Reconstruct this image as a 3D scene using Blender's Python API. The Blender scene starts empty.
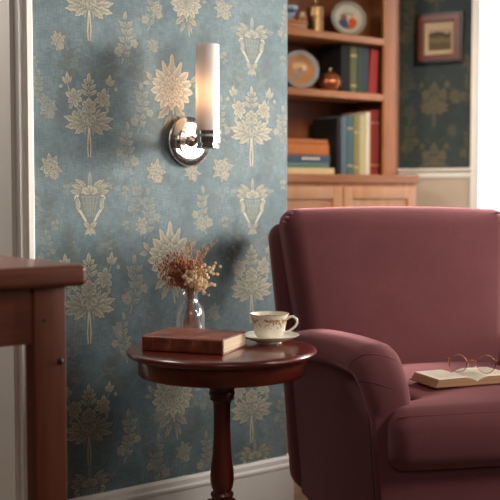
import bpy, math, random
from mathutils import Vector, Matrix
random.seed(11)
S = bpy.context.scene
COL = S.collection
PI = math.pi

# ------------------------------------------------------------------ camera model
F = 1050.0; H = 1.05; PITCH = math.radians(3.27)
def ray(px, py):
    f = Vector((0, math.cos(PITCH), -math.sin(PITCH))); u = Vector((0, math.sin(PITCH), math.cos(PITCH)))
    return f + Vector((1, 0, 0)) * ((px - 250) / F) + u * ((250 - py) / F)
def on_plane(px, py, p0, n):
    c = Vector((0, 0, H)); d = ray(px, py)
    return c + d * ((p0 - c).dot(n) / d.dot(n))

cam = bpy.data.cameras.new('camera'); cam_o = bpy.data.objects.new('camera', cam); COL.objects.link(cam_o)
cam_o.location = (0, 0, H); cam_o.rotation_euler = (PI / 2 - PITCH, 0, 0)
cam.sensor_width = 36; cam.lens = 36 * F / 500
cam.dof.use_dof = True; cam.dof.focus_distance = 2.78; cam.dof.aperture_fstop = 3.4
S.camera = cam_o

# ------------------------------------------------------------------ colour / materials
def lin(c):
    r = []
    for v in c[:3]:
        v /= 255.0
        r.append(v / 12.92 if v <= 0.04045 else ((v + 0.055) / 1.055) ** 2.4)
    return (r[0], r[1], r[2], 1.0)

class NT:
    def __init__(self, name):
        self.m = bpy.data.materials.new(name); self.m.use_nodes = True
        self.t = self.m.node_tree; self.t.nodes.clear()
        self.out = self.n('ShaderNodeOutputMaterial')
    def n(self, typ, ins=None, **props):
        nd = self.t.nodes.new(typ)
        for k, v in props.items(): setattr(nd, k, v)
        for k, v in (ins or {}).items():
            if isinstance(v, bpy.types.NodeSocket): self.t.links.new(v, nd.inputs[k])
            else: nd.inputs[k].default_value = v
        return nd
    def mix(self, fac, a, b, mode='MIX'):
        nd = self.t.nodes.new('ShaderNodeMix'); nd.data_type = 'RGBA'; nd.blend_type = mode
        for i, v in ((0, fac), (6, a), (7, b)):
            if isinstance(v, bpy.types.NodeSocket): self.t.links.new(v, nd.inputs[i])
            else: nd.inputs[i].default_value = v
        return nd.outputs[2]
    def math(self, op, a, b=0.0, clamp=False):
        nd = self.n('ShaderNodeMath', {0: a, 1: b}, operation=op); nd.use_clamp = clamp
        return nd.outputs[0]
    def ramp(self, fac, stops):
        nd = self.n('ShaderNodeValToRGB', {0: fac}); cr = nd.color_ramp
        while len(cr.elements) < len(stops): cr.elements.new(0.5)
        for e, (p, c) in zip(cr.elements, stops): e.position = p; e.color = c
        return nd.outputs[0]
    def obj(self, scale=(1, 1, 1)):
        tc = self.n('ShaderNodeTexCoord')
        return self.n('ShaderNodeMapping', {0: tc.outputs['Object'], 3: scale}).outputs[0]
    def noise(self, vec, scale, detail=3, rough=0.5):
        return self.n('ShaderNodeTexNoise', {'Vector': vec, 'Scale': scale, 'Detail': detail, 'Roughness': rough}).outputs[0]
    def bsdf(self, color, rough=0.5, bump=None, bump_s=0.2, bump_d=0.002, **kw):
        ins = {'Base Color': color, 'Roughness': rough}
        for k, v in kw.items(): ins[k.replace('_', ' ')] = v
        b = self.n('ShaderNodeBsdfPrincipled', ins)
        if bump is not None:
            bp = self.n('ShaderNodeBump', {'Strength': bump_s, 'Distance': bump_d, 'Height': bump})
            self.t.links.new(bp.outputs[0], b.inputs['Normal'])
        self.t.links.new(b.outputs[0], self.out.inputs[0])
        return b

def plain(name, rgb, rough=0.5, var=0.12, scale=8.0, **kw):
    w = NT(name); v = w.noise(w.obj(), scale, 4)
    c = lin(rgb)
    d = tuple(x * (1 - var) for x in c[:3]) + (1,); e = tuple(min(1, x * (1 + var)) for x in c[:3]) + (1,)
    w.bsdf(w.mix(v, d, e), rough, **kw)
    return w.m

def wood(name, dark, light, rough=0.35, axis='x', scale=1.0, coat=0.0):
    w = NT(name)
    st = {'x': (2, 22, 22), 'y': (22, 2, 22), 'z': (22, 22, 2)}[axis]
    v = w.obj(tuple(k * scale for k in st))
    n1 = w.noise(v, 1.6, 6, 0.6); n2 = w.noise(v, 7.0, 3, 0.7)
    f = w.math('ADD', w.math('MULTIPLY', n1, 0.75), w.math('MULTIPLY', n2, 0.25))
    c = w.ramp(f, [(0.3, lin(dark)), (0.72, lin(light))])
    w.bsdf(c, rough, bump=n2, bump_s=0.06, Coat_Weight=coat, Coat_Roughness=0.12)
    return w.m

def ground_nodes(w, a, b, dark):
    v = w.obj()
    n1 = w.noise(v, 3.2, 6, 0.62); n2 = w.noise(v, 17, 4, 0.6)
    c = w.mix(w.ramp(n1, [(0.36, (0, 0, 0, 1)), (0.64, (1, 1, 1, 1))]), lin(a), lin(b))
    c = w.mix(w.math('MULTIPLY', w.ramp(n2, [(0.45, (0, 0, 0, 1)), (0.75, (1, 1, 1, 1))]), 0.6), c, lin(dark))
    th = w.noise(w.obj((420, 420, 30)), 1.0, 2); tv = w.noise(w.obj((40, 40, 420)), 1.0, 2)
    t = w.math('ADD', w.math('MULTIPLY', th, 0.5), w.math('MULTIPLY', tv, 0.5))
    c = w.mix(w.math('MULTIPLY', w.ramp(t, [(0.38, (1, 1, 1, 1)), (0.58, (0, 0, 0, 1))]), 0.6), c, lin(dark))
    return c, t, v
def paper_mats(name, a, b, dark, m_dark, m_light):
    w = NT(name + ' ground'); c, t, v = ground_nodes(w, a, b, dark)
    w.bsdf(c, 0.75, bump=t, bump_s=0.25, bump_d=0.001); g = w.m
    w = NT(name + ' motif'); c, t, v = ground_nodes(w, a, b, dark)
    at = w.n('ShaderNodeVertexColor', layer_name='tone')
    sp = w.n('ShaderNodeSeparateColor', {0: at.outputs[0]})
    mc = w.mix(w.math('MULTIPLY', sp.outputs[0], w.math('ADD', w.math('MULTIPLY', w.noise(v, 240, 2), 0.7), 0.55), True), lin(m_dark), lin(m_light))
    wear = w.noise(v, 55, 5, 0.7); wear2 = w.noise(v, 6, 4, 0.6)
    k = w.math('ADD', w.math('MULTIPLY', wear, 0.7), w.math('MULTIPLY', wear2, 0.5))
    k = w.ramp(k, [(0.50, (1, 1, 1, 1)), (0.90, (0.3, 0.3, 0.3, 1))])
    k = w.math('MULTIPLY', k, sp.outputs[1])
    w.bsdf(w.mix(k, c, mc), 0.75, bump=t, bump_s=0.25, bump_d=0.001)
    return [g, w.m]

M = {}
M['paper'] = paper_mats('blue floral paper', (82, 104, 109), (122, 138, 140), (62, 77, 82), (76, 80, 74), (212, 200, 170))
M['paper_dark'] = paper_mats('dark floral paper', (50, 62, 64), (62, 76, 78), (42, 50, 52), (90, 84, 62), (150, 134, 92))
M['paint'] = plain('white satin paint', (238, 233, 225), 0.45, 0.04)
M['paint_shade'] = plain('warm grey paint', (176, 164, 148), 0.5, 0.05)
M['cream_wall'] = plain('cream wall paint', (196, 180, 162), 0.7, 0.05)
M['floor'] = wood('oak floor boards', (96, 74, 56), (140, 112, 86), 0.45, 'x', 0.5)
M['mahogany'] = wood('polished mahogany', (70, 20, 12), (116, 44, 28), 0.28, 'x', 1.3, 0.6)
M['mahogany_v'] = wood('polished mahogany upright', (66, 20, 13), (104, 38, 26), 0.3, 'z', 1.3, 0.5)
M['console'] = wood('aged pine stain', (98, 46, 30), (150, 82, 56), 0.42, 'x', 1.0, 0.15)
M['console_v'] = wood('aged pine stain upright', (98, 46, 30), (146, 78, 52), 0.42, 'z', 1.0, 0.15)
M['case'] = wood('honey cherry wood', (136, 84, 46), (182, 118, 70), 0.4, 'x', 0.8, 0.2)
M['case_v'] = wood('honey cherry wood upright', (136, 84, 46), (180, 116, 68), 0.4, 'z', 0.8, 0.2)
M['case_back'] = wood('cherry back boards', (104, 58, 36), (132, 78, 50), 0.5, 'z', 0.8)
M['door_wood'] = wood('pale cherry door', (176, 124, 88), (204, 152, 112), 0.42, 'z', 0.6, 0.2)
M['dark_leg'] = wood('dark stained leg', (38, 22, 18), (60, 36, 28), 0.4, 'z')
M['plug'] = plain('dark plug', (44, 26, 20), 0.5)

def velvet(name, a, b):
    w = NT(name); v = w.obj()
    n1 = w.noise(v, 7, 5, 0.6); n2 = w.noise(w.obj((420, 420, 420)), 1, 2); n3 = w.noise(v, 130, 3, 0.7)
    c = w.mix(n1, lin(a), lin(b)); c = w.mix(w.math('MULTIPLY', n3, 0.4), c, lin(tuple(k * 0.7 for k in a)))
    w.bsdf(c, 0.85, bump=w.math('ADD', n2, n3), bump_s=0.3, bump_d=0.0012, Sheen_Weight=0.55, Sheen_Roughness=0.4,
           Sheen_Tint=lin((236, 168, 170)), Specular_IOR_Level=0.15)
    return w.m
M['velvet'] = velvet('burgundy velvet', (110, 63, 66), (131, 79, 82))
M['piping'] = velvet('burgundy piping', (104, 56, 58), (120, 68, 70))
M['chrome'] = plain('polished nickel', (236, 230, 224), 0.12, 0.02, Metallic=1.0)
M['brass'] = plain('aged brass', (150, 120, 84), 0.42, 0.15, 20, Metallic=1.0)
M['copper'] = plain('aged copper', (168, 98, 64), 0.32, 0.2, 20, Metallic=0.8)

w = NT('clear thin glass')
tr = w.n('ShaderNodeBsdfTransparent', {0: (0.95, 0.96, 0.96, 1)}); gl = w.n('ShaderNodeBsdfGlossy', {0: (1, 1, 1, 1), 1: 0.04}); df = w.n('ShaderNodeBsdfDiffuse', {0: (0.8, 0.83, 0.84, 1)})
lw = w.n('ShaderNodeLayerWeight', {0: 0.35})
hz = w.n('ShaderNodeMixShader', {0: w.math('ADD', w.math('MULTIPLY', lw.outputs[1], 0.20), 0.015), 1: tr.outputs[0], 2: df.outputs[0]})
mx = w.n('ShaderNodeMixShader', {0: w.math('ADD', w.math('MULTIPLY', lw.outputs[0], 0.55), 0.03, True), 1: hz.outputs[0], 2: gl.outputs[0]}); w.t.links.new(mx.outputs[0], w.out.inputs[0]); M['glass'] = w.m
w = NT('lens glass')
tr = w.n('ShaderNodeBsdfTransparent', {0: (0.93, 0.94, 0.96, 1)}); gl = w.n('ShaderNodeBsdfGlossy', {0: (1, 1, 1, 1), 1: 0.03})
mx = w.n('ShaderNodeMixShader', {0: 0.13, 1: tr.outputs[0], 2: gl.outputs[0]}); w.t.links.new(mx.outputs[0], w.out.inputs[0]); M['lens'] = w.m
w = NT('frosted opal glass')
df = w.n('ShaderNodeBsdfPrincipled', {'Base Color': (0.88, 0.86, 0.85, 1), 'Roughness': 0.22})
tl = w.n('ShaderNodeBsdfTranslucent', {0: (0.95, 0.88, 0.84, 1)})
mx = w.n('ShaderNodeMixShader', {0: 0.45, 1: df.outputs[0], 2: tl.outputs[0]}); w.t.links.new(mx.outputs[0], w.out.inputs[0]); M['opal'] = w.m
w = NT('lit bulb'); e = w.n('ShaderNodeEmission', {0: lin((255, 206, 150)), 1: 12.0}); w.t.links.new(e.outputs[0], w.out.inputs[0]); M['bulb'] = w.m
w = NT('sheer curtain cloth')
df = w.n('ShaderNodeBsdfDiffuse', {0: (0.82, 0.82, 0.80, 1)}); tl = w.n('ShaderNodeBsdfTranslucent', {0: (0.9, 0.9, 0.88, 1)})
mx = w.n('ShaderNodeMixShader', {0: 0.55, 1: df.outputs[0], 2: tl.outputs[0]})
tp = w.n('ShaderNodeBsdfTransparent', {0: (1, 1, 1, 1)})
mx2 = w.n('ShaderNodeMixShader', {0: 0.18, 1: mx.outputs[0], 2: tp.outputs[0]}); w.t.links.new(mx2.outputs[0], w.out.inputs[0]); M['sheer'] = w.m

w = NT('worn brown leather'); v = w.obj()
n1 = w.noise(v, 22, 6, 0.65); n2 = w.noise(v, 190, 3)
w.bsdf(w.ramp(n1, [(0.3, lin((80, 34, 24))), (0.55, lin((134, 68, 48))), (0.75, lin((172, 104, 78)))]), 0.42, bump=n2, bump_s=0.25); M['leather'] = w.m
w = NT('page edges'); v = w.obj((1, 1, 420))
w.bsdf(w.mix(w.noise(v, 1.5, 2), lin((176, 150, 118)), lin((226, 206, 174))), 0.8); M['edges'] = w.m
w = NT('printed page'); v = w.obj((1, 1, 1))
w.bsdf(w.mix(w.noise(v, 40, 2), lin((236, 222, 200)), lin((246, 234, 214))), 0.8); M['page'] = w.m
w = NT('browned page edges'); v = w.obj((1, 1, 420))
w.bsdf(w.mix(w.noise(v, 1.5, 2), lin((132, 94, 64)), lin((196, 156, 116))), 0.8); M['edges_brown'] = w.m
M['ink'] = plain('faded ink', (176, 158, 136), 0.8)
M['tan_board'] = plain('tan book board', (150, 100, 66), 0.6)
w = NT('porcelain with gilt band'); tc = w.n('ShaderNodeTexCoord'); v = w.obj()
sp = w.n('ShaderNodeSeparateXYZ', {0: tc.outputs['Object']})
band = w.ramp(sp.outputs[2], [(0.022, (0, 0, 0, 1)), (0.040, (0.75, 0.75, 0.75, 1)), (0.054, (1, 1, 1, 1)), (0.058, (0.9, 0.9, 0.9, 1)), (0.062, (0.1, 0.1, 0.1, 1))])
vo = w.n('ShaderNodeTexVoronoi', {'Vector': v, 'Scale': 150.0}).outputs[0]
nn = w.noise(v, 105, 4, 0.8)
pat = w.math('GREATER_THAN', w.math('SUBTRACT', w.math('ADD', w.math('MULTIPLY', band, 0.30), nn), w.math('MULTIPLY', vo, 0.30)), 0.62)
w.bsdf(w.mix(w.math('MULTIPLY', pat, 0.85), lin((240, 234, 216)), w.mix(nn, lin((96, 66, 34)), lin((206, 150, 72)))), 0.12, Coat_Weight=0.5); M['cup'] = w.m
M['porcelain'] = plain('ivory porcelain', (240, 234, 218), 0.12, 0.02, Coat_Weight=0.5)
M['gilt'] = plain('gilt edge', (206, 172, 124), 0.3, 0.1, Metallic=0.7)
w = NT('tortoiseshell'); w.bsdf(w.ramp(w.noise(w.obj(), 160, 4), [(0.38, lin((90, 40, 18))), (0.6, lin((206, 116, 52)))]), 0.2); M['tortoise'] = w.m
M['wire'] = plain('rose gold wire', (214, 150, 116), 0.22, 0.05, Metallic=0.9)
M['stem'] = plain('dried stem', (150, 98, 60), 0.8, 0.3, 60)
M['bud_red'] = plain('russet dried buds', (172, 106, 74), 0.8, 0.4, 90)
M['bud_cream'] = plain('peach dried blossoms', (246, 210, 172), 0.8, 0.25, 90)
M['bud_grass'] = plain('straw seed heads', (196, 146, 104), 0.8, 0.3, 90)
M['frame'] = wood('mahogany frame', (84, 38, 24), (120, 58, 38), 0.35, 'x')
M['frame_dark'] = plain('black outer frame edge', (42, 28, 24), 0.35)
M['mat'] = plain('cream picture mat', (196, 172, 140), 0.8, 0.05)
w = NT('sepia landscape print'); tc = w.n('ShaderNodeTexCoord'); sp = w.n('ShaderNodeSeparateXYZ', {0: tc.outputs['Object']})
hz = w.math('ADD', w.math('MULTIPLY', sp.outputs[2], 9.0), w.math('MULTIPLY', w.noise(w.obj((40, 1, 8)), 1, 4), 0.5))
w.bsdf(w.ramp(hz, [(0.0, lin((92, 78, 54))), (0.16, lin((120, 104, 74))), (0.38, lin((60, 52, 36))), (0.46, lin((70, 62, 44))), (0.5, lin((170, 150, 120)))]), 0.6); M['print'] = w.m
def cloth(name, rgb, rough=0.75): return plain(name, rgb, rough, 0.15, 30)

# ------------------------------------------------------------------ mesh building
class MB:
    def __init__(self): self.v = []; self.f = []; self.mi = []; self.tone = {}
    def add(self, verts, faces, mat=0):
        o = len(self.v); self.v += [Vector(p) for p in verts]
        for f in faces: self.f.append(tuple(i + o for i in f)); self.mi.append(mat)
        return o
    def box(self, a, b, mat=0, bev=0.0):
        x0, y0, z0 = a; x1, y1, z1 = b
        if bev > 0:
            c = Vector(((x0 + x1) / 2, (y0 + y1) / 2, (z0 + z1) / 2)); h = Vector(((x1 - x0) / 2, (y1 - y0) / 2, (z1 - z0) / 2))
            self.rbox(c, h, bev, 1, 2, mat); return self
        self.add([(x0, y0, z0), (x1, y0, z0), (x1, y1, z0), (x0, y1, z0), (x0, y0, z1), (x1, y0, z1), (x1, y1, z1), (x0, y1, z1)],
                 [(0, 3, 2, 1), (4, 5, 6, 7), (0, 1, 5, 4), (1, 2, 6, 5), (2, 3, 7, 6), (3, 0, 4, 7)], mat)
        return self
    def rbox(self, c, h, r, n=6, k=4, mat=0, deform=None):
        """rounded box: n spans along each flat side, k spans in each rounded edge"""
        c = Vector(c); h = Vector(h)
        rr = min(r, min(h) * 0.999)
        def coords(hh):
            L = [-hh + rr - rr * math.tan(PI / 4 * (1 - i / k)) for i in range(k)]
            flat = hh - rr
            L += [-flat + 2 * flat * i / n for i in range(n + 1)]
            L += [hh - rr + rr * math.tan(PI / 4 * (i + 1) / k) for i in range(k)]
            return L
        C = [coords(h[i]) for i in range(3)]; N = len(C[0])
        idx = {}; verts = []
        def vid(i, j, l):
            key = (i, j, l)
            if key not in idx:
                p = Vector((C[0][i], C[1][j], C[2][l]))
                q = Vector([max(-(h[a] - rr), min(h[a] - rr, p[a])) for a in range(3)])
                d = p - q
                if d.length > 1e-12: p = q + d.normalized() * rr
                p = p + c
                idx[key] = len(verts); verts.append(deform(p) if deform else p)
            return idx[key]
        faces = []; e = N - 1
        for a in range(e):
            for b in range(e):
                faces.append((vid(a, b, 0), vid(a, b + 1, 0), vid(a + 1, b + 1, 0), vid(a + 1, b, 0)))
                faces.append((vid(a, b, e), vid(a + 1, b, e), vid(a + 1, b + 1, e), vid(a, b + 1, e)))
                faces.append((vid(a, 0, b), vid(a + 1, 0, b), vid(a + 1, 0, b + 1), vid(a, 0, b + 1)))
                faces.append((vid(a, e, b), vid(a, e, b + 1), vid(a + 1, e, b + 1), vid(a + 1, e, b)))
                faces.append((vid(0, a, b), vid(0, a, b + 1), vid(0, a + 1, b + 1), vid(0, a + 1, b)))
                faces.append((vid(e, a, b), vid(e, a + 1, b), vid(e, a + 1, b + 1), vid(e, a, b + 1)))
        self.add(verts, faces, mat); return self
    def lathe(self, prof, seg=48, mat=0, c=(0, 0, 0), closed=False, axis='z'):
        verts = []; faces = []; n = len(prof)
        for r, z in prof:
            for s in range(seg):
                a = 2 * PI * s / seg
                p = (r * math.cos(a), r * math.sin(a), z)
                if axis == 'y': p = (p[0], -p[2], p[1])          # axis pointing at -y
                verts.append((p[0] + c[0], p[1] + c[1], p[2] + c[2]))
        rng = n if closed else n - 1
        for i in range(rng):
            for s in range(seg):
                j = (i + 1) % n; t = (s + 1) % seg
                faces.append((i * seg + s, i * seg + t, j * seg + t, j * seg + s))
        if not closed:
            faces.append(tuple(reversed(range(seg)))); faces.append(tuple((n - 1) * seg + s for s in range(seg)))
        self.add(verts, faces, mat); return self
    def tube(self, pts, r, seg=8, mat=0, closed=False):
        pts = [Vector(p) for p in pts]; n = len(pts)
        rad = r if isinstance(r, (list, tuple)) else [r] * n
        verts = []; faces = []; prev = None
        for i, p in enumerate(pts):
            if closed: t = pts[(i + 1) % n] - pts[i - 1]
            else: t = pts[min(i + 1, n - 1)] - pts[max(i - 1, 0)]
            t.normalize()
            if prev is None:
                a = Vector((0, 0, 1)) if abs(t.z) < 0.9 else Vector((1, 0, 0)); u = t.cross(a).normalized()
            else:
                u = (prev - t * prev.dot(t)).normalized()
            prev = u; w_ = t.cross(u)
            for s in range(seg):
                a = 2 * PI * s / seg; verts.append(p + (u * math.cos(a) + w_ * math.sin(a)) * rad[i])
        for i in range(n if closed else n - 1):
            j = (i + 1) % n
            for s in range(seg):
                t = (s + 1) % seg; faces.append((i * seg + s, i * seg + t, j * seg + t, j * seg + s))
        if not closed:
            faces.append(tuple(reversed(range(seg)))); faces.append(tuple((n - 1) * seg + s for s in range(seg)))
        self.add(verts, faces, mat); return self
    def ball(self, c, r, mat=0, seg=7, rings=5, sq=(1, 1, 1)):
        verts = [(c[0], c[1], c[2] - r * sq[2])]; faces = []
        for i in range(1, rings):
            a = PI * i / rings
            for s in range(seg):
                b = 2 * PI * s / seg
                verts.append((c[0] + r * sq[0] * math.sin(a) * math.cos(b), c[1] + r * sq[1] * math.sin(a) * math.sin(b), c[2] - r * sq[2] * math.cos(a)))
        verts.append((c[0], c[1], c[2] + r * sq[2])); L = len(verts) - 1
        for s in range(seg):
            t = (s + 1) % seg
            faces.append((0, 1 + t, 1 + s)); faces.append((L, L - seg + s, L - seg + t))
            for i in range(rings - 2): faces.append((1 + i * seg + s, 1 + i * seg + t, 1 + (i + 1) * seg + t, 1 + (i + 1) * seg + s))
        self.add(verts, faces, mat); return self
    def prism(self, outline, x0, x1, mat=0, plane='yz'):
        n = len(outline)
        f3 = {'yz': lambda a, b, e: (e, a, b), 'xz': lambda a, b, e: (a, e, b), 'xy': lambda a, b, e: (a, b, e)}[plane]
        verts = [f3(a, b, x0) for a, b in outline] + [f3(a, b, x1) for a, b in outline]
        faces = [tuple(reversed(range(n))), tuple(range(n, 2 * n))] + [(i, (i + 1) % n, n + (i + 1) % n, n + i) for i in range(n)]
        self.add(verts, faces, mat); return self
    def build(self, name, mats, parent=None, smooth=True, loc=(0, 0, 0), rotz=0.0, angle=40, rot=None):
        me = bpy.data.meshes.new(name); me.from_pydata(self.v, [], self.f); me.update()
        if not isinstance(mats, (list, tuple)): mats = [mats]
        for m in mats: me.materials.append(m)
        me.polygons.foreach_set('material_index', self.mi)
        if self.tone:
            at = me.color_attributes.new('tone', 'FLOAT_COLOR', 'POINT')
            for i, c in self.tone.items(): at.data[i].color = (c[0], c[1], 0, 1)
        import bmesh
        if not self.tone:
            bm = bmesh.new(); bm.from_mesh(me); bmesh.ops.recalc_face_normals(bm, faces=bm.faces[:]); bm.to_mesh(me); bm.free()
        if smooth:
            me.shade_smooth(); me.set_sharp_from_angle(angle=math.radians(angle))
        o = bpy.data.objects.new(name, me); COL.objects.link(o)
        o.location = loc; o.rotation_euler = rot if rot else (0, 0, rotz)
        if parent: o.parent = parent
        return o

def thing(name, label, cat, loc=(0, 0, 0), rotz=0.0, group=None, rot=None):
    o = bpy.data.objects.new(name, None); COL.objects.link(o); o.empty_display_size = 0.05
    o.location = loc; o.rotation_euler = rot if rot else (0, 0, rotz)
    return tag(o, label, cat, group)
def tag(o, label, cat, group=None):
    o['label'] = label; o['category'] = cat
    if group: o['group'] = group
    return o
def struct(o, label=None, cat=None):
    o['kind'] = 'structure'
    if label: o['label'] = label
    if cat: o['category'] = cat
    return o

# ------------------------------------------------------------------ wallpaper motifs (flat shapes on the paper)
UZ = Vector((0, 0, 1))
class Paper:
    def __init__(self, origin, ang, fade=1.0):
        self.o = Vector(origin); self.rz = ang
        self.dir = Vector((math.cos(ang), math.sin(ang), 0)); self.n = Vector((math.sin(ang), -math.cos(ang), 0))
        self.mb = MB(); self.k = 0; self.fade = fade; self.tn = 1.0; self.clip = (-99, 99, -99, 99)
    def uv(self, px, py):
        p = on_plane(px, py, self.o, self.n); return (p - self.o).dot(self.dir), p.z
    def start(self, px, py, size, alpha=1.0, mirror=False):
        self.cu, self.cv = self.uv(px, py)
        d = on_plane(px, py, self.o, self.n).y; self.s = size * d / F; self.a = alpha * self.fade; self.mx = -1 if mirror else 1; self.k = random.randint(0, 9)
    def put(self, pts, faces, tones):
        self.k += 1; off = -0.0002 - 0.000002 * self.k
        u0, u1, v0, v1 = self.clip
        P = [(min(u1, max(u0, self.cu + self.mx * x * self.s)), off, min(v1, max(v0, self.cv + y * self.s))) for x, y in pts]
        b = self.mb.add(P, faces, 1)
        for i, t in enumerate(tones): self.mb.tone[b + i] = (max(0, min(1, t * self.tn)), self.a)
    def leaf(self, x, y, ang, L, W, d=0.25, l=0.85, lobes=0, round_=0.8, bend=0.0, n=7, edge=True):
        if lobes: n = 6 * lobes
        ang = math.radians(ang)
        def outline(grow):
            pts = []
            for i in range(n + 1):
                t = i / n; wd = W * 0.5 * max(0.0, math.sin(PI * t ** round_)) ** 0.8
                if lobes: wd *= 1.0 + 0.22 * math.cos(2 * PI * lobes * t)
                wd += grow * (0.3 if i in (0, n) else 1)
                a = ang + bend * t; q = L * t + grow * (2 * t - 1); cx = x + math.cos(a) * q; cy = y + math.sin(a) * q
                nx, ny = -math.sin(a), math.cos(a)
                pts += [(cx + nx * wd, cy + ny * wd), (cx, cy), (cx - nx * wd, cy - ny * wd)]
            return pts
        faces = []; tones = []
        for i in range(n):
            b = 3 * i; faces += [(b, b + 1, b + 4, b + 3), (b + 1, b + 2, b + 5, b + 4)]
        for i in range(n + 1):
            t = i / n; e = d + (l - d) * (0.35 + 0.65 * t); tones += [e, d * 0.6 + 0.25 * t, e * 0.82]
        if edge and W > 4: self.put(outline(0.55), faces, [0.0] * len(tones))
        self.put(outline(0.0), faces, tones)
    def stroke(self, P, w0, w1, tone=0.6):
        pts = []; faces = []; n = len(P)
        for i, (x, y) in enumerate(P):
            x0, y0 = P[max(0, i - 1)]; x1, y1 = P[min(n - 1, i + 1)]; l = math.hypot(x1 - x0, y1 - y0) or 1
            nx, ny = -(y1 - y0) / l, (x1 - x0) / l; wd = 0.5 * (w0 + (w1 - w0) * i / (n - 1))
            pts += [(x + nx * wd, y + ny * wd), (x - nx * wd, y - ny * wd)]
        for i in range(n - 1): faces.append((2 * i, 2 * i + 1, 2 * i + 3, 2 * i + 2))
        self.put(pts, faces, [tone] * len(pts))
    def flower(self, x, y, r, petals=6, d=0.25, l=0.95, rot=0, wide=0.8):
        for ring, (q, nn) in enumerate(((1.0, petals), (0.62, petals), (0.34, 5))):
            for i in range(nn):
                a = rot + 360 * (i + 0.5 * ring) / nn + random.uniform(-8, 8)
                self.leaf(x, y, a, r * q * random.uniform(0.88, 1.1), r * q * wide, d + 0.05 * ring, l - 0.08 * ring, round_=1.5, n=5)
        for i in range(4): self.leaf(x, y, 90 * i + rot, r * 0.16, r * 0.16, 0.1, 0.3, n=3)
    def bouquet(self, px, py, size=1.0, alpha=1.0):
        self.start(px, py, size, alpha); a0 = self.a
        for sg in (-1, 1):
            self.a = a0 * 0.42                                        # faint foliage
            for i in range(6): self.leaf(0, -24 - i * 4, 90 - sg * (38 + 5 * i), 12 - i, 2.2, 0.1, 0.5)
            for i in range(4): self.leaf(sg * 13, 38 + 2 * i, 90 - sg * (-30 + 28 * i), 10, 3.5, 0.1, 0.5)
            self.a = a0
            self.stroke([(0, -10), (sg * 1.0, -20), (sg * 1.8, -32), (sg * 1.2, -42)], 1.6, 1.1, 0.8)
            self.stroke([(0, -10), (sg * 4, -15), (sg * 5, -20)], 1.2, 0.7, 0.6)
            self.stroke([(sg * 4, 4), (sg * 15, 12), (sg * 21, 22), (sg * 24, 30)], 1.1, 0.7, 0.6)
            for a, L, W in ((54, 20, 6.5), (34, 25, 7), (14, 28, 8), (-8, 26, 8), (-34, 18, 7)):
                self.leaf(sg * 1.5, -9, a if sg > 0 else 180 - a, L, W, 0.25, 0.95, lobes=4)
            self.leaf(sg * 23, 29, 90 - sg * 6, 13, 4.6, 0.3, 1); self.leaf(sg * 23, 29, 90 - sg * 42, 10, 4.2, 0.3, 0.95)
            self.leaf(sg * 23, 30, 90 + sg * 30, 8, 3.4, 0.2, 0.85); self.leaf(sg * 29, 28, 90 - sg * 120, 4.5, 3.6, 0.4, 0.9)
            fx, fy = sg * 16, 17
            for k in range(6): self.leaf(fx, fy, 60 * k + 20 * sg, 9.2 + (k % 2) * 1.8, 5.8, 0.25, 1.0, round_=1.1)
            for k in range(5): self.leaf(fx, fy, 72 * k, 4, 2.8, 0.15, 0.8, round_=1.4)
            self.leaf(fx + sg * 2, fy - 5, 270 + sg * 28, 10, 3.6, 0.2, 0.9)
        self.stroke([(0, 12), (0, 24), (0, 36)], 1.1, 0.7, 0.6)
        for yy, L in ((19, 11), (25, 10), (31, 7)):
            for sg in (-1, 1): self.leaf(sg * 0.5, yy, 90 - sg * 55, L, 4.2, 0.2, 0.95)
        self.leaf(0, 31, 90, 11, 4.6, 0.3, 1.0)
        for q, a, L, W in ((-6, 205, 11, 8), (-6, 335, 11, 8), (-7, 240, 9, 7), (-7, 300, 9, 7), (-7, 270, 9, 7)): self.leaf(0, q + 4, a, L, W, 0.1, 0.95, round_=1.4)
        for k in range(8): self.leaf(0, 1, 45 * k, 11, 7.6, 0.15, 1.0, round_=1.4)
        for k in range(6): self.leaf(0, 8, 60 * k + 30, 9, 6.4, 0.15, 1.0, round_=1.4)
        for k in range(5): self.leaf(0, 7.5, 72 * k, 4.2, 3.4, 0.1, 0.75, round_=1.3, edge=False)
        for k in range(5): self.leaf(0, 0, 72 * k + 20, 4.2, 3.6, 0.1, 0.7, round_=1.3, edge=False)
    def lyre(self, px, py, size=1.0, alpha=1.0):
        self.start(px, py, size, alpha)
        hat = [(-12, 8), (-11, 0), (-6, -12), (0, -22), (6, -12), (11, 0), (12, 8), (0, 11)]
        a0 = self.a; self.a = a0 * 0.55
        self.put([(0, -3)] + hat, [(0, 1 + i, 1 + (i + 1) % 8) for i in range(8)], [0.3] + [0.1] * 8)
        for i in range(5): self.stroke([(-9 + 4.5 * i, 8), (-4 + 2 * i, -14)], 0.6, 0.5, 0.6)
        for i in range(4): self.stroke([(-10 + i, 6 - 6 * i), (10 - i, 6 - 6 * i)], 0.5, 0.5, 0.55)
        for sg in (-1, 1):
            self.stroke([(sg * 8, 16), (sg * 18, 18), (sg * 27, 14)], 1, 0.7, 0.5)
            for i in range(4): self.leaf(sg * (15 + 4 * i), 17 - i, 90 - sg * 70 + (i % 2) * sg * 120, 8, 4, 0.2, 0.7)
        self.a = a0
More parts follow.
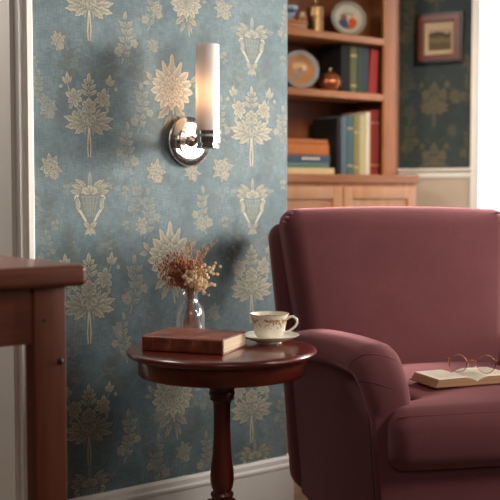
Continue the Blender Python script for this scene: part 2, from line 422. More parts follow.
        for sg in (-1, 1):
            self.stroke([(sg * 4, 13), (sg * 12, 11), (sg * 16, 5), (sg * 14, -4), (sg * 8, -13), (sg * 2, -23), (0, -27)], 4.4, 1.6, 0.85)
            self.leaf(sg * 15, 6, 270 - sg * 15, 13, 5, 0.4, 0.9); self.leaf(sg * 8, 12, 90 - sg * 45, 15, 5, 0.2, 0.85, bend=sg * -0.4)
            self.leaf(sg * 4, 12, 90 - sg * 20, 18, 5, 0.2, 0.85, bend=sg * -0.5); self.leaf(sg * 10, 10, 90 - sg * 80, 13, 5, 0.2, 0.8)
            self.leaf(0, -24, 90 - sg * 60, 9, 5, 0.3, 0.9); self.leaf(0, -25, 270 + sg * 40, 9, 4, 0.3, 0.9)
        for a in (40, 90, 140): self.leaf(0, 8, a, 11, 7, 0.3, 0.95, round_=1.3)
        self.leaf(0, 16, 90, 16, 4, 0.2, 0.8); self.leaf(0, -24, 270, 9, 4, 0.3, 0.9)
    def bloom(self, px, py, size=1.0, alpha=1.0):
        self.start(px, py, size, alpha)
        self.stroke([(0, -10), (2, -30), (6, -48)], 1.6, 0.9, 0.7)
        for a, L, W in ((90, 38, 11), (68, 33, 10), (112, 33, 10)): self.leaf(0, -2, a, L, W, 0.25, 0.95, lobes=2)
        for a, L in ((44, 29), (136, 29), (20, 28), (160, 28), (-4, 27), (184, 27), (-28, 25), (208, 25), (-54, 25), (234, 25), (270, 22)):
            self.leaf(0, -2, a, L, 9.5, 0.25, 1.0, round_=1.5)
        for a in range(15, 375, 36): self.leaf(0, -1, a, 16, 7.5, 0.2, 1.0, round_=1.5)
        for a in range(0, 360, 45): self.leaf(0, -1, a, 10, 6, 0.15, 0.95, round_=1.4)
        for a in range(0, 360, 60): self.leaf(0, -1, a, 5, 4, 0.1, 0.7, round_=1.3)
        for sg in (-1, 1):
            self.leaf(sg * 3, -20, 270 + sg * 50, 20, 8, 0.15, 0.75, lobes=3); self.leaf(sg * 2, -28, 270 + sg * 28, 18, 6, 0.15, 0.7, lobes=3)
            self.leaf(sg * 24, 6, 90 - sg * 40, 12, 5, 0.2, 0.85); self.leaf(sg * 26, 4, 90 - sg * 95, 10, 4, 0.2, 0.85)
    def sprig(self, px, py, size=1.0, alpha=1.0, mirror=False, n=5, bloom=True):
        self.start(px, py, size, alpha, mirror)
        P = [(-4 + 8 * math.sin(i / 6 * 2.4), -30 + i * 9) for i in range(7)]
        self.stroke(P, 1.3, 0.8, 0.6)
        for i in range(1, n + 1):
            x, y = P[i]
            for sg in (-1, 1): self.leaf(x, y, 90 - sg * random.uniform(40, 65), random.uniform(11, 15), random.uniform(5, 7), 0.2, 0.8, lobes=2 if i % 2 else 0)
        self.leaf(P[6][0], P[6][1], 85, 12, 5.5, 0.3, 0.85)
        if bloom:
            self.flower(P[2][0] - 10, P[2][1] - 2, 7, 5); self.flower(P[3][0] + 11, P[3][1], 6, 5)
    def posy(self, px, py, size=1.0, alpha=1.0, rot=0):
        self.start(px, py, size, alpha)
        for a in (rot + 100, rot + 60, rot + 20, rot + 200, rot + 250, rot + 300, rot + 150): self.leaf(0, 0, a, random.uniform(14, 19), 8, 0.15, 0.8, lobes=2)
        self.flower(0, 0, 11, 6, rot=rot); self.flower(4, -9, 7, 5, rot=rot + 30)
    def bud(self, px, py, size=1.0, alpha=1.0, rot=0):
        self.start(px, py, size, alpha)
        self.stroke([(0, -12), (1, -4), (0, 2)], 1, 0.8, 0.5)
        for a in (90, 60, 120, 30, 150): self.leaf(0, 0, a + rot, 10, 5, 0.2, 0.85)
        for a in (230, 310): self.leaf(0, -4, a + rot, 9, 4, 0.2, 0.7)

# ------------------------------------------------------------------ the room
WA = math.radians(37.9)
WD = Vector((math.cos(WA), math.sin(WA), 0)); WN = Vector((math.sin(WA), -math.cos(WA), 0))
W0 = Vector((-0.357, 3.113, 0))
pap = Paper(W0, WA)
ue, _ = pap.uv(287.3, 100); us, _ = pap.uv(31.5, 100)
WTOP = 2.6
pap.clip = (us, ue - 0.002, 0.0, WTOP)
m = pap.mb
m.add([(us - 0.02, 0, 0), (ue, 0, 0), (ue, 0, WTOP), (us - 0.02, 0, WTOP), (us - 0.02, 0.12, 0), (ue, 0.12, 0), (ue, 0.12, WTOP), (us - 0.02, 0.12, WTOP)],
      [(0, 1, 2, 3), (5, 4, 7, 6), (1, 5, 6, 2), (4, 0, 3, 7), (3, 2, 6, 7), (1, 0, 4, 5)], 0)
for i in range(8): m.tone[i] = (0, 0)
# column by column, as the paper repeats
for px, py, s in ((89, -2, 1.0), (89, 115, 1.0), (89, 298, 1.1), (89, 424, 1.0), (251.5, 126, 0.95), (251.5, 283, 0.95), (251.5, 404, 0.95)): pap.bouquet(px, py, s)
for px, py, s in ((90, 203, 1.0), (90, 495, 1.0), (252, 46, 0.9), (252.5, 206, 0.9), (255, 466, 0.9)): pap.lyre(px, py, s)
for px, py, s in ((172, 88, 0.95), (170, 256, 1.0), (173, 396, 0.95), (186, 2, 0.7)): pap.bloom(px, py, s)
for px, py, s, a, mi in ((124, 40, 0.8, 0.8, 0), (129, 150, 0.8, 0.6, 1), (133, 286, 0.9, 0.7, 0), (125, 340, 0.8, 0.85, 1), (127, 438, 0.85, 0.8, 0), (135, 200, 0.6, 0.4, 0),
                      (222, 120, 0.7, 0.6, 1), (140, 110, 0.8, 0.5, 0), (204, 212, 0.75, 0.8, 1), (160, 462, 0.85, 0.8, 1), (208, 395, 0.7, 0.5, 0), (284, 130, 0.7, 0.7, 1), (285, 290, 0.7, 0.7, 0),
                      (284, 415, 0.7, 0.7, 1), (40, 90, 0.6, 0.5, 1), (147, 215, 0.8, 0.45, 0), (45, 250, 0.6, 0.4, 0), (205, 455, 0.7, 0.7, 0), (284, 25, 0.6, 0.6, 0), (150, 10, 0.7, 0.7, 0)): pap.sprig(px, py, s, a, bool(mi))
for px, py, s, a, r in ((58, 40, 0.62, 0.9, 10), (51, 167, 0.85, 0.95, 40), (48, 107, 0.75, 0.55, 200), (156, 172, 0.75, 0.95, 60), (222, 168, 0.8, 0.95, 120), (157, 10, 0.55, 0.9, 20),
                     (223, 9, 0.7, 0.9, 80), (142, 226, 0.55, 0.9, 10), (192, 172, 0.6, 0.9, 100), (201, 223, 0.55, 0.9, 30), (184, 452, 0.7, 0.85, 0), (160, 415, 0.6, 0.6, 70), (214, 312, 0.6, 0.7, 20), (118, 330, 0.5, 0.8, 0), (153, 45, 0.5, 0.8, 90)): pap.posy(px, py, s, a, r)
for px, py, s, a, r in ((55, 224, 0.55, 0.7, 0), (125, 190, 0.5, 0.8, -20), (224, 57, 0.6, 0.7, 30), (225, 221, 0.55, 0.85, 0), (126, 225, 0.5, 0.5, 20), (35, 200, 0.5, 0.7, 0), (35, 60, 0.5, 0.7, 60), (283, 184, 0.5, 0.7, 0), (108, 62, 0.5, 0.4, 0), (75, 62, 0.5, 0.4, 0), (110, 245, 0.5, 0.4, 0), (72, 245, 0.5, 0.4, 0), (110, 370, 0.5, 0.4, 0), (66, 352, 0.55, 0.8, 0), (215, 90, 0.5, 0.6, 0), (283, 60, 0.5, 0.6, 0)): pap.bud(px, py, s, a, r)
pap.tn = 0.12
for px, py, s, a, mi in ((108, 66, 0.7, 0.6, 0), (70, 64, 0.7, 0.6, 1), (108, 250, 0.7, 0.6, 0), (70, 248, 0.7, 0.6, 1), (140, 70, 0.8, 0.6, 1), (60, 108, 0.7, 0.5, 0), (150, 130, 0.8, 0.5, 0), (110, 175, 0.6, 0.4, 1), (45, 215, 0.7, 0.5, 0), (115, 372, 0.8, 0.6, 1), (72, 372, 0.7, 0.6, 0), (150, 322, 0.7, 0.5, 0),
                      (236, 72, 0.7, 0.5, 0), (268, 74, 0.7, 0.5, 1), (230, 145, 0.7, 0.4, 1), (268, 160, 0.7, 0.4, 0), (236, 240, 0.7, 0.5, 0), (148, 440, 0.8, 0.5, 1), (190, 425, 0.8, 0.5, 0), (205, 40, 0.6, 0.4, 0), (178, 150, 0.6, 0.4, 0)): pap.sprig(px, py, s, a, bool(mi))
pap.tn = 1.0
wl = struct(m.build('wall_left', M['paper'], loc=W0, rotz=WA, smooth=False), 'blue grey floral papered wall behind the round side table', 'wall')

def profile_strip(name, prof, x0, x1, mat, loc, rz):
    """moulding: outline (y, z) run along local x"""
    return struct(MB().prism(prof, x0, x1).build(name, mat, loc=loc, rotz=rz, angle=25))
bz = on_plane(180, 478.6, W0 - WN * -0.018, WN).z
profile_strip('baseboard_left', [(-0.0, 0), (-0.017, 0), (-0.017, bz - 0.040), (-0.020, bz - 0.036), (-0.020, bz - 0.028), (-0.014, bz - 0.022), (-0.013, bz - 0.008), (-0.008, bz), (0.12, bz), (0.12, 0)], us - 0.0, ue + 0.017, M['paint'], W0, WA)
# door casing at the left end of the wall, running up (local z) with a stepped section across (local x)
u_o, _ = pap.uv(-10, 200)
sec = []
def cu(px): return pap.uv(px - 1.5, 130)[0]
sec = [(cu(32.5), 0.06), (cu(32.5), -0.016), (cu(31), -0.022), (cu(26), -0.022), (cu(25), -0.006), (cu(22), -0.002), (cu(21), -0.012), (cu(19), -0.012), (cu(18), 0.012), (cu(14.5), 0.014), (cu(14.5), 0.12), (cu(32.5), 0.12)]
struct(MB().prism(sec, 0, WTOP, plane='xy').build('trim_1', M['paint'], loc=W0, rotz=WA, angle=20), 'white stepped door casing beside the floral wall', 'door casing')
# room beyond the casing: half seen under the console
dl = thing('door_1', 'white panelled door standing open beyond the casing', 'door', Vector(((24 - 250) / F * 3.98, 3.98, 0)), WA)
dm = MB().box((-0.92, 0, 0.01), (0.02, 0.04, 2.1), bev=0.004)
dm.build('door_panel', M['paint'], dl)
mm = MB()
for x0, x1 in ((-0.80, -0.5), (-0.4, -0.085)):
    for z0, z1 in ((0.12, 0.9), (1.05, 1.98)):
        mm.box((x0, -0.014, z0), (x1, 0.0, z0 + 0.03)); mm.box((x0, -0.014, z1 - 0.03), (x1, 0.0, z1)); mm.box((x0, -0.014, z0), (x0 + 0.03, 0.0, z1)); mm.box((x1 - 0.03, -0.014, z0), (x1, 0.0, z1))
mm.build('panel_moulding', M['paint'], dl)
struct(dl)
# floor with board joints
fm = MB()
for i in range(44):
    y = -1.0 + i * 0.16
    fm.box((-4, y, -0.05), (4.2, y + 0.1585, 0.0))
fm.box((-4, -1.0, -0.06), (4.2, 6.04, -0.003))
struct(fm.build('floor', M['floor'], smooth=False), 'wide oak floor boards', 'floor')
# far wall with dark floral paper
R0 = Vector(((399 - 250) / F * 5.32, 5.32, 0)); RA = math.atan2(-0.515, 0.857)
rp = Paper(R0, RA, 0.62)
r_end, _ = rp.uv(475, 100); rz0 = on_plane(430, 168.5, R0, rp.n).z
m = rp.mb; WS = -1.0; WEND = r_end
m.add([(WS, 0, rz0 - 0.05), (WEND, 0, rz0 - 0.05), (WEND, 0, WTOP), (WS, 0, WTOP), (WS, 0.12, rz0 - 0.05), (WEND, 0.12, rz0 - 0.05), (WEND, 0.12, WTOP), (WS, 0.12, WTOP)],
      [(0, 1, 2, 3), (5, 4, 7, 6), (1, 5, 6, 2), (4, 0, 3, 7), (3, 2, 6, 7), (1, 0, 4, 5)], 0)
for i in range(8): m.tone[i] = (0, 0)
rp.clip = (WS, WEND - 0.01, rz0 + 0.01, WTOP)
for px, py, s in ((434, 104, 0.55), (434, 164, 0.52), (437, -8, 0.52)): rp.bouquet(px, py, s)
for px, py, s, a in ((408, 28, 0.7, 0.8), (405, 85, 0.6, 0.5), (468, 88, 0.6, 0.8), (408, 140, 0.6, 0.7), (468, 145, 0.6, 0.7)): rp.sprig(px, py, s, a)
for px, py, s, a, r in ((455, 96, 0.5, 0.8, 0), (410, 112, 0.5, 0.6, 50), (467, 60, 0.5, 0.7, 90), (410, 5, 0.5, 0.7, 0), (452, 130, 0.4, 0.6, 20)): rp.posy(px, py, s, a, r)
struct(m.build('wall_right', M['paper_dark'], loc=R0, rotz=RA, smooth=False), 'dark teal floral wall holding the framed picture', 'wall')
struct(MB().box((WS, -0.012, 0), (WEND, 0.12, rz0 - 0.05)).build('trim_2', M['cream_wall'], loc=R0, rotz=RA, smooth=False), 'cream wainscot under the dark floral wall', 'wainscot')
profile_strip('trim_3', [(0.05, rz0 - 0.05), (-0.018, rz0 - 0.05), (-0.024, rz0 - 0.040), (-0.02, rz0 - 0.02), (-0.04, rz0 - 0.012), (-0.04, rz0), (0.05, rz0)], WS, WEND, M['paint'], R0, RA)
# window in the far wall
win = thing('window_1', 'bright window behind the sheer curtain', 'window', R0 + rp.dir * WEND, RA)
wm = MB().box((-0.01, -0.03, 0), (0.03, 0.14, WTOP)).box((1.03, -0.03, 0), (1.07, 0.14, WTOP)).box((0.03, -0.03, 2.3), (1.03, 0.14, WTOP)).box((0.03, -0.03, 0.0), (1.03, 0.14, 0.35))
wm.build('window_frame', M['paint'], win, smooth=False)
MB().box((0.03, 0.07, 0.35), (1.03, 0.076, 2.3)).build('pane', M['lens'], win, smooth=False)
mm = MB().box((0.51, 0.05, 0.35), (0.55, 0.1, 2.3)).box((0.03, 0.05, 1.3), (1.03, 0.1, 1.34)); mm.build('muntin', M['paint'], win, smooth=False)
struct(win)
# sheer curtain with folds
cu_o = thing('sheer_curtain', 'white sheer curtain hanging in soft folds at the window', 'curtain', R0 + rp.dir * (WEND + 0.045) + rp.n * 0.10, RA)
N = 160; pts = []; fc = []
for i in range(N + 1):
    x = 0.012 + 0.95 * i / N
    yy = 0.020 * math.sin(x * 62) + 0.012 * math.sin(x * 27 + 1)
    for z, q in ((0.02, 1.35), (0.9, 1.05), (1.6, 0.9), (2.45, 0.7)): pts.append((x - (0.010 if z < 1.3 else 0), yy * q, z))
for i in range(N):
    for k in range(3): b = 4 * i + k; fc.append((b, b + 4, b + 5, b + 1))
cm = MB(); cm.add(pts, fc); cm.build('curtain_cloth', M['sheer'], cu_o, angle=180)
MB().tube([(-0.03, 0, 2.46), (1.05, 0, 2.46)], 0.012).build('curtain_rod', M['brass'], cu_o)

# ------------------------------------------------------------------ bookcase in the recess
B0 = Vector(((398 - 250) / F * 5.1, 5.1, 0))       # front right foot of the upper case
bc = thing('bookcase', 'honey wood built-in bookcase with open shelves above panelled doors', 'bookcase', B0, WA)
def bw(px, py, off=0.0):
    """point of the case front plane (moved off towards the room) in local coordinates"""
    p = on_plane(px, py, B0 + WN * off, WN); return (p - B0).dot(WD), p.z
LW = -1.2; DEP = 0.27; CZ = 1.12
s1 = bw(330, 31.6)[1]; s2 = bw(330, 90)[1]; T = 0.033
MB().box((-0.10, 0, CZ), (0, 0.02, 2.5), bev=0.004).box((-0.02, 0.0, CZ), (0.0, DEP, 2.5), bev=0.003).build('side_panel', M['case_v'], bc)
MB().box((LW, 0, CZ), (LW + 0.06, DEP, 2.5), bev=0.004).build('side_panel', M['case_v'], bc)
MB().box((LW, DEP, CZ), (0, DEP + 0.015, 2.5)).build('back_panel', M['case_back'], bc, smooth=False)
for z in (s1, s2, 2.1): MB().box((LW + 0.06, 0.004, z - T), (-0.02, DEP, z), bev=0.005).build('shelf', M['case'], bc)
MB().box((LW, 0, 2.46), (0, DEP, 2.52), bev=0.004).build('top_rail', M['case'], bc)
PR = 0.10; RX = 0.05
ct = [(LW, DEP), (LW, -PR - 0.015), (RX - 0.03, -PR - 0.015), (RX, -PR + 0.02), (RX, DEP)]
MB().prism(ct, CZ - 0.035, CZ, plane='xy').build('countertop', M['case'], bc, angle=20)
ct2 = [(LW, DEP), (LW, -PR), (RX - 0.035, -PR), (RX - 0.015, -PR + 0.025), (RX - 0.015, DEP)]
MB().prism(ct2, 0.0, CZ - 0.035, plane='xy').build('cabinet_body', M['case_v'], bc, angle=20)
xd = bw(340.5, 200, PR)[0]
for x0, x1 in ((xd + 0.004, RX - 0.05), (xd - (RX - 0.05 - xd) - 0.06, xd - 0.004)):
    d = MB(); y = -PR; z0, z1 = 0.12, CZ - 0.055; st = 0.055
    d.box((x0, y - 0.018, z0), (x0 + st, y, z1), bev=0.003).box((x1 - st, y - 0.018, z0), (x1, y, z1), bev=0.003)
    d.box((x0 + st, y - 0.018, z1 - st), (x1 - st, y, z1), bev=0.003).box((x0 + st, y - 0.018, z0), (x1 - st, y, z0 + st), bev=0.003)
    dd = d.build('door', M['door_wood'], bc)
    pm = MB().box((x0 + st, y - 0.006, z0 + st), (x1 - st, y, z1 - st)); pm.build('inset_panel', M['door_wood'], dd, smooth=False)
    kx = x0 + 0.03 if x0 > xd else x1 - 0.03
    MB().lathe([(0.004, 0), (0.004, 0.012), (0.011, 0.018), (0.011, 0.024), (0.004, 0.028)], 16, axis='y', c=(kx, y - 0.018, 0.75)).build('knob', M['brass'], dd)

def wloc(lx, ly, z): return B0 + WD * lx - WN * ly + UZ * z
def shelf_book(label, lx, ly, z, w, h, d, rgb, lean=0.0, group=None, bands=True, flat=False):
    """upright: spine towards the room (-y), width along x. flat: lying, spine towards the room"""
    t = thing('book', label, 'book', wloc(lx, ly, z + 0.0006), WA, group)
    c = 0.003
    mt = cloth('book cloth %d %d %d' % rgb, rgb)
    if flat:   # w = length along x, h = thickness, d = depth
        cv = MB().box((0, 0, 0), (w, d, c)).box((0, 0, h - c), (w, d, h)).rbox((w / 2, 0.004, h / 2), (w / 2, 0.006, h / 2), 0.004, 1, 2)
        pg = MB().box((0.004, 0.006, c), (w - 0.004, d - 0.004, h - c))
    else:
        cv = MB().box((0, 0, 0), (c, d, h)).box((w - c, 0, 0), (w, d, h)).rbox((w / 2, 0.003, h / 2), (w / 2, 0.006, h / 2), 0.0045, 1, 2)
        pg = MB().box((c, 0.006, 0.004), (w - c, d - 0.004, h - 0.004))
    a = cv.build('cover', mt, t); pg.build('page_block', M['edges'], t, smooth=False)
    if bands and not flat and rgb[0] in (72, 128, 132, 92):
        for f in (0.10 + 0.001 * (rgb[1] % 50), 0.70 + 0.002 * (rgb[1] % 60)): MB().box((0.002, -0.0036, h * f), (w - 0.002, -0.002, h * f + 0.006)).build('spine_band', M['gilt'], t, smooth=False)
    if lean:
        t.rotation_euler = (0, lean, WA)
    return t
def lx_at(px, py, ly): return bw(px, py, -ly)[0]
def hz_at(px, py, ly): return bw(px, py, -ly)[1]
# bottom shelf (on the countertop)
G = 'horizontal books stacked on the counter'
zz = CZ
for lab, h, w, d, rgb, xr in (('cream book at the bottom of the flat stack in the bookcase', 0.030, 0.30, 0.17, (206, 182, 140), 334.5), ('thin teal book second from bottom in the flat stack', 0.024, 0.26, 0.16, (86, 120, 118), 329.5), ('slate blue book with pale spine marks in the flat stack', 0.033, 0.27, 0.17, (70, 84, 100), 330), ('thick orange tan book below the topmost of the flat stack', 0.048, 0.26, 0.16, (182, 108, 56), 329), ('thin orange brown book topmost in the flat stack', 0.022, 0.26, 0.16, (170, 98, 52), 328)):
    ly = 0.02; xe = lx_at(xr, 160, ly)
    t = shelf_book(lab, xe - w, ly, zz, w, h, d, rgb, group=G, flat=True)
    if 'slate' in lab:
        q = MB()
        for k in range(5): q.box((w - 0.17 + 0.022 * k, -0.0042, h * 0.35), (w - 0.156 + 0.022 * k, -0.002, h * 0.65))
        q.build('spine_mark', M['page'], t, smooth=False)
    zz += h + 0.0006
G = 'upright books on the counter shelf'
prev = None
for lab, px0, px1, ptop, rgb, d in (('large black book with its cover facing out beside the flat stack', 336.5, 341, 118, (16, 15, 15), 0.17), ('slim slate blue upright book next to the black book', 341, 346.5, 116.5, (88, 108, 122), 0.17), ('teal blue upright book third on the counter shelf', 346.8, 353, 116, (72, 98, 108), 0.17), ('olive upright book in the middle of the counter shelf', 353.3, 358.8, 115.5, (128, 122, 76), 0.17), ('cream green upright book beside the olive one', 359, 365, 115, (178, 172, 130), 0.17), ('off white upright book beside the red one', 365.2, 370, 112, (214, 202, 182), 0.17), ('tall dark red upright book on the counter shelf', 370.2, 379, 110, (132, 46, 40), 0.17), ('dark brown upright book at the right end of the counter shelf', 379.2, 385, 110.5, (58, 36, 32), 0.17)):
    ly = 0.05; a = lx_at(px0, 150, ly); b = lx_at(px1, 150, ly); h = hz_at((px0 + px1) / 2, ptop, ly) - CZ
    b = min(b, -0.105 + 0.08)
    shelf_book(lab, a, ly, CZ, b - a - 0.0008, h, d, rgb, group=G)
# middle shelf
G = 'upright books on the middle shelf'
for lab, px0, px1, ptop, rgb, lean in (('black book with cover showing on the middle shelf', 341, 350, 45, (16, 17, 16), 0), ('olive green slim book on the middle shelf', 350.2, 356.5, 45.5, (92, 96, 66), 0), ('dark green book on the middle shelf', 356.8, 362.8, 46, (58, 72, 62), 0), ('dark slate book on the middle shelf', 363, 368.5, 46.5, (60, 70, 80), 0), ('red book leaning to the right on the middle shelf', 368.8, 376.6, 48, (168, 62, 58), 0.06), ('dark maroon slim book leaning at the end of the middle shelf', 376.9, 379.8, 49, (86, 34, 34), 0.06)):
    ly = 0.06; a = lx_at(px0, 75, ly); b = lx_at(px1, 75, ly); h = hz_at((px0 + px1) / 2, ptop, ly) - s2
    shelf_book(lab, a, ly, s2 + (0.0 if not lean else math.sin(lean) * (b - a) + 0.001), b - a - 0.0008, h, 0.15, rgb, lean=lean, group=G, bands=not lean)

def plate(name, label, lx, ly, z, r, rim_rgb, mid_rgb, figs):
    t = thing(name, label, 'plate', wloc(lx, ly, z + 0.0006), WA - 0.42)
    tilt = math.radians(-12)
    b = MB().lathe([(0.001, 0.004), (r * 0.55, 0.004), (r * 0.66, 0.010), (r, 0.022), (r, 0.026), (r * 0.64, 0.015), (r * 0.54, 0.009), (0.001, 0.009)], 48, axis='y')
    o = b.build('plate_body', cloth(name + ' glaze', mid_rgb, 0.4), t, rot=(tilt, 0, 0), loc=(0, 0, r))
    MB().lathe([(r * 0.80, 0.0202), (r * 1.003, 0.0268), (r * 1.003, 0.0275), (r * 0.80, 0.021)], 48, axis='y', closed=True).build('rim_band', cloth(name + ' rim', rim_rgb, 0.4), o)
    f = MB()
    mats = []
    for i, (x, zc, sx, sz, rgb) in enumerate(figs):
        ring = [(x * r + sx * r * math.cos(2 * PI * k / 12) * (1 + 0.25 * math.sin(3 * k)), zc * r + sz * r * math.sin(2 * PI * k / 12)) for k in range(12)]
        f.prism(ring, -0.0095 - 0.0004 * i, -0.0086, i, plane='xz'); mats.append(cloth(name + ' paint %d' % i, rgb, 0.2))
    f.build('painted_motif', mats, o, smooth=False)
    MB().box((-0.03, 0.02, 0), (0.03, 0.06, 0.008)).box((-0.03, -0.035, 0), (-0.022, 0.05, 0.006)).box((0.022, -0.035, 0), (0.03, 0.05, 0.006)).build('stand', M['dark_leg'], t, smooth=False)
    return t
ly = 0.12
plate('painted_plate', 'round pale plate painted with blue and orange shapes on the top shelf', lx_at(347, 20, ly), ly, s1, 0.086, (128, 122, 108), (176, 170, 154), [(-0.05, -0.42, 0.42, 0.14, (130, 104, 80)), (0.05, 0.34, 0.36, 0.07, (136, 140, 122)), (-0.22, 0.10, 0.20, 0.20, (140, 92, 74)), (-0.26, -0.22, 0.27, 0.26, (64, 78, 116)), (0.28, -0.22, 0.25, 0.36, (186, 78, 32)), (0.27, 0.17, 0.11, 0.12, (196, 140, 98))])
ly = 0.10
plate('painted_plate', 'grey rimmed amber plate half hidden by the wall on the middle shelf', lx_at(299, 70, ly), ly, s2, 0.088, (132, 134, 136), (168, 116, 70), [(0, 0.2, 0.4, 0.18, (190, 150, 100)), (0.1, -0.1, 0.3, 0.25, (120, 76, 44)), (-0.2, -0.3, 0.22, 0.16, (86, 74, 66)), (0.25, 0.1, 0.1, 0.14, (206, 170, 120))])
ly = 0.06
pot = thing('lidded_pot', 'squat copper pot with a knobbed lid beside the amber plate', 'pot', wloc(lx_at(330, 80, ly), ly, s2 + 0.0006), WA)
MB().lathe([(0.03, 0), (0.032, 0.006), (0.05, 0.025), (0.054, 0.045), (0.046, 0.062), (0.04, 0.066)], 32).build('pot_body', M['copper'], pot)
MB().lathe([(0.046, 0.064), (0.045, 0.069), (0.03, 0.082), (0.012, 0.088), (0.002, 0.089)], 32).build('lid', M['copper'], pot)
MB().lathe([(0.004, 0.087), (0.005, 0.094), (0.010, 0.100), (0.009, 0.107), (0.002, 0.110)], 20).build('lid_knob', M['brass'], pot)
ly = 0.07
jar = thing('canister', 'ribbed pale brass canister between the box and the plate on the top shelf', 'canister', wloc(lx_at(315.5, 20, ly), ly, s1 + 0.0006), WA)
MB().lathe([(0.034, 0), (0.037, 0.003), (0.037, 0.03), (0.035, 0.032), (0.037, 0.034), (0.037, 0.066), (0.035, 0.068), (0.037, 0.07), (0.037, 0.1)], 32).build('canister_body', M['brass'], jar, angle=25)
MB().lathe([(0.039, 0.1), (0.039, 0.112), (0.03, 0.12), (0.008, 0.123)], 32).build('lid', M['brass'], jar)
MB().lathe([(0.006, 0.122), (0.006, 0.13), (0.012, 0.137), (0.012, 0.146), (0.003, 0.152)], 20).build('lid_knob', M['brass'], jar)
ly = 0.03; xr = lx_at(307, 25, ly)
bx = thing('wooden_box', 'flat orange wooden box at the left of the top shelf', 'box', wloc(xr - 0.2, ly, s1 + 0.0006), WA)
MB().box((0, 0, 0), (0.2, 0.13, 0.026), bev=0.003).build('box_body', M['case'], bx); MB().box((-0.003, -0.003, 0.027), (0.203, 0.133, 0.040), bev=0.003).build('box_lid', M['case'], bx)
ly = 0.08
jj = thing('ceramic_bowl', 'small blue and white ceramic bowl on the flat wooden box', 'bowl', wloc(lx_at(287.5, 14, ly), ly, s1 + 0.0412), WA)
MB().lathe([(0.02, 0), (0.022, 0.004), (0.03, 0.012), (0.045, 0.04), (0.05, 0.062), (0.047, 0.062), (0.03, 0.02), (0.002, 0.008)], 32).build('bowl_body', cloth('blue white glaze', (150, 164, 172), 0.15), jj)
MB().lathe([(0.0405, 0.03), (0.0475, 0.046), (0.0482, 0.046), (0.0412, 0.030)], 32, closed=True).build('painted_band', cloth('cobalt band', (60, 82, 110), 0.2), jj)
ly = 0.05
jk = thing('ceramic_cup', 'small brown ceramic cup on the flat wooden box', 'cup', wloc(lx_at(301.5, 17, ly), ly, s1 + 0.0412), WA)
MB().lathe([(0.014, 0), (0.02, 0.006), (0.022, 0.02), (0.017, 0.036), (0.018, 0.04), (0.015, 0.04), (0.014, 0.01), (0.002, 0.008)], 24).build('cup_body', cloth('brown glaze', (150, 100, 70), 0.3), jk)

# picture on the far wall
def rpt(px, py): return rp.uv(px, py)
u0, v1 = rpt(418, 15.5); u1, v0 = rpt(464, 61.5)
pw, ph = u1 - u0, v1 - v0
pf = thing('framed_picture', 'small sepia landscape in a brown wooden frame on the dark wall', 'picture', R0 + rp.dir * ((u0 + u1) / 2) + UZ * ((v0 + v1) / 2) + rp.n * 0.002, RA)
o = MB()
def ring(mb, w_, h_, t, y0, y1, mat=0):
    mb.box((-w_, y0, h_ - t), (w_, y1, h_), mat).box((-w_, y0, -h_), (w_, y1, -h_ + t), mat).box((-w_, y0, -h_ + t), (-w_ + t, y1, h_ - t), mat).box((w_ - t, y0, -h_ + t), (w_, y1, h_ - t), mat)
ring(o, pw / 2, ph / 2, 0.014, -0.024, 0.0); o.build('outer_moulding', M['frame_dark'], pf, smooth=False)
o = MB(); ring(o, pw / 2 - 0.014, ph / 2 - 0.014, 0.026, -0.030, 0.0); o.build('inner_moulding', M['frame'], pf, smooth=False)
MB().box((-pw / 2 + 0.03, -0.010, -ph / 2 + 0.03), (pw / 2 - 0.03, -0.004, ph / 2 - 0.03)).build('mat', M['mat'], pf, smooth=False)
MB().box((-pw / 2 + 0.063, -0.012, -ph / 2 + 0.062), (pw / 2 - 0.063, -0.010, ph / 2 - 0.078)).build('print', M['print'], pf, smooth=False)

# ------------------------------------------------------------------ wall sconce
sc = on_plane(188, 141.5, W0, WN)
sn = thing('wall_sconce', 'nickel wall sconce with a tall frosted glass tube on the blue wall', 'wall light', sc, WA)
R = 0.0765
MB().lathe([(R - 0.001, 0.0), (R, 0.002), (R, 0.009), (R - 0.002, 0.0125), (R - 0.006, 0.014), (0.048, 0.0152), (0.001, 0.0155)], 72, axis='y').build('backplate', M['chrome'], sn, angle=20)
MB().lathe([(0.0475, 0.015), (0.0475, 0.018), (0.045, 0.0205), (0.042, 0.0205), (0.040, 0.0185), (0.040, 0.0175), (0.001, 0.0178)], 64, axis='y').build('rosette', M['chrome'], sn, angle=20)
OUT = 0.104
MB().lathe([(0.019, 0.0175), (0.018, 0.023), (0.0095, 0.026), (0.0095, OUT - 0.03), (0.015, OUT - 0.028), (0.015, OUT - 0.01)], 24, axis='y').build('arm', M['chrome'], sn, angle=30)
rr = 0.0365; zc = 0.028
MB().lathe([(0.012, -0.026), (rr - 0.006, -0.026), (rr - 0.001, -0.023), (rr - 0.001, -0.016), (rr - 0.005, -0.014), (rr - 0.005, -0.010), (rr + 0.002, -0.008), (rr + 0.003, 0.010), (rr - 0.002, 0.012), (rr - 0.002, 0.015), (rr + 0.003, 0.017), (rr + 0.003, 0.028), (rr, 0.030), (rr - 0.004, 0.030), (rr - 0.006, 0.006), (0.012, 0.004)], 48, c=(0, -OUT, 0)).build('socket_collar', M['chrome'], sn, angle=25)
zt = 0.284
MB().lathe([(0.0345, 0.006), (0.0352, 0.012), (0.0352, zt - 0.002), (0.0342, zt), (0.0322, zt), (0.0315, zt - 0.003), (0.0315, 0.010), (0.0325, 0.006)], 64, c=(0, -OUT, 0), closed=True).build('glass_shade', M['opal'], sn, angle=60)
bl = MB().lathe([(0.006, 0.09), (0.007, 0.115), (0.011, 0.13), (0.0125, 0.145), (0.011, 0.16), (0.006, 0.175), (0.001, 0.18)], 20, c=(0, -OUT, 0)); bl.build('bulb', M['bulb'], sn)
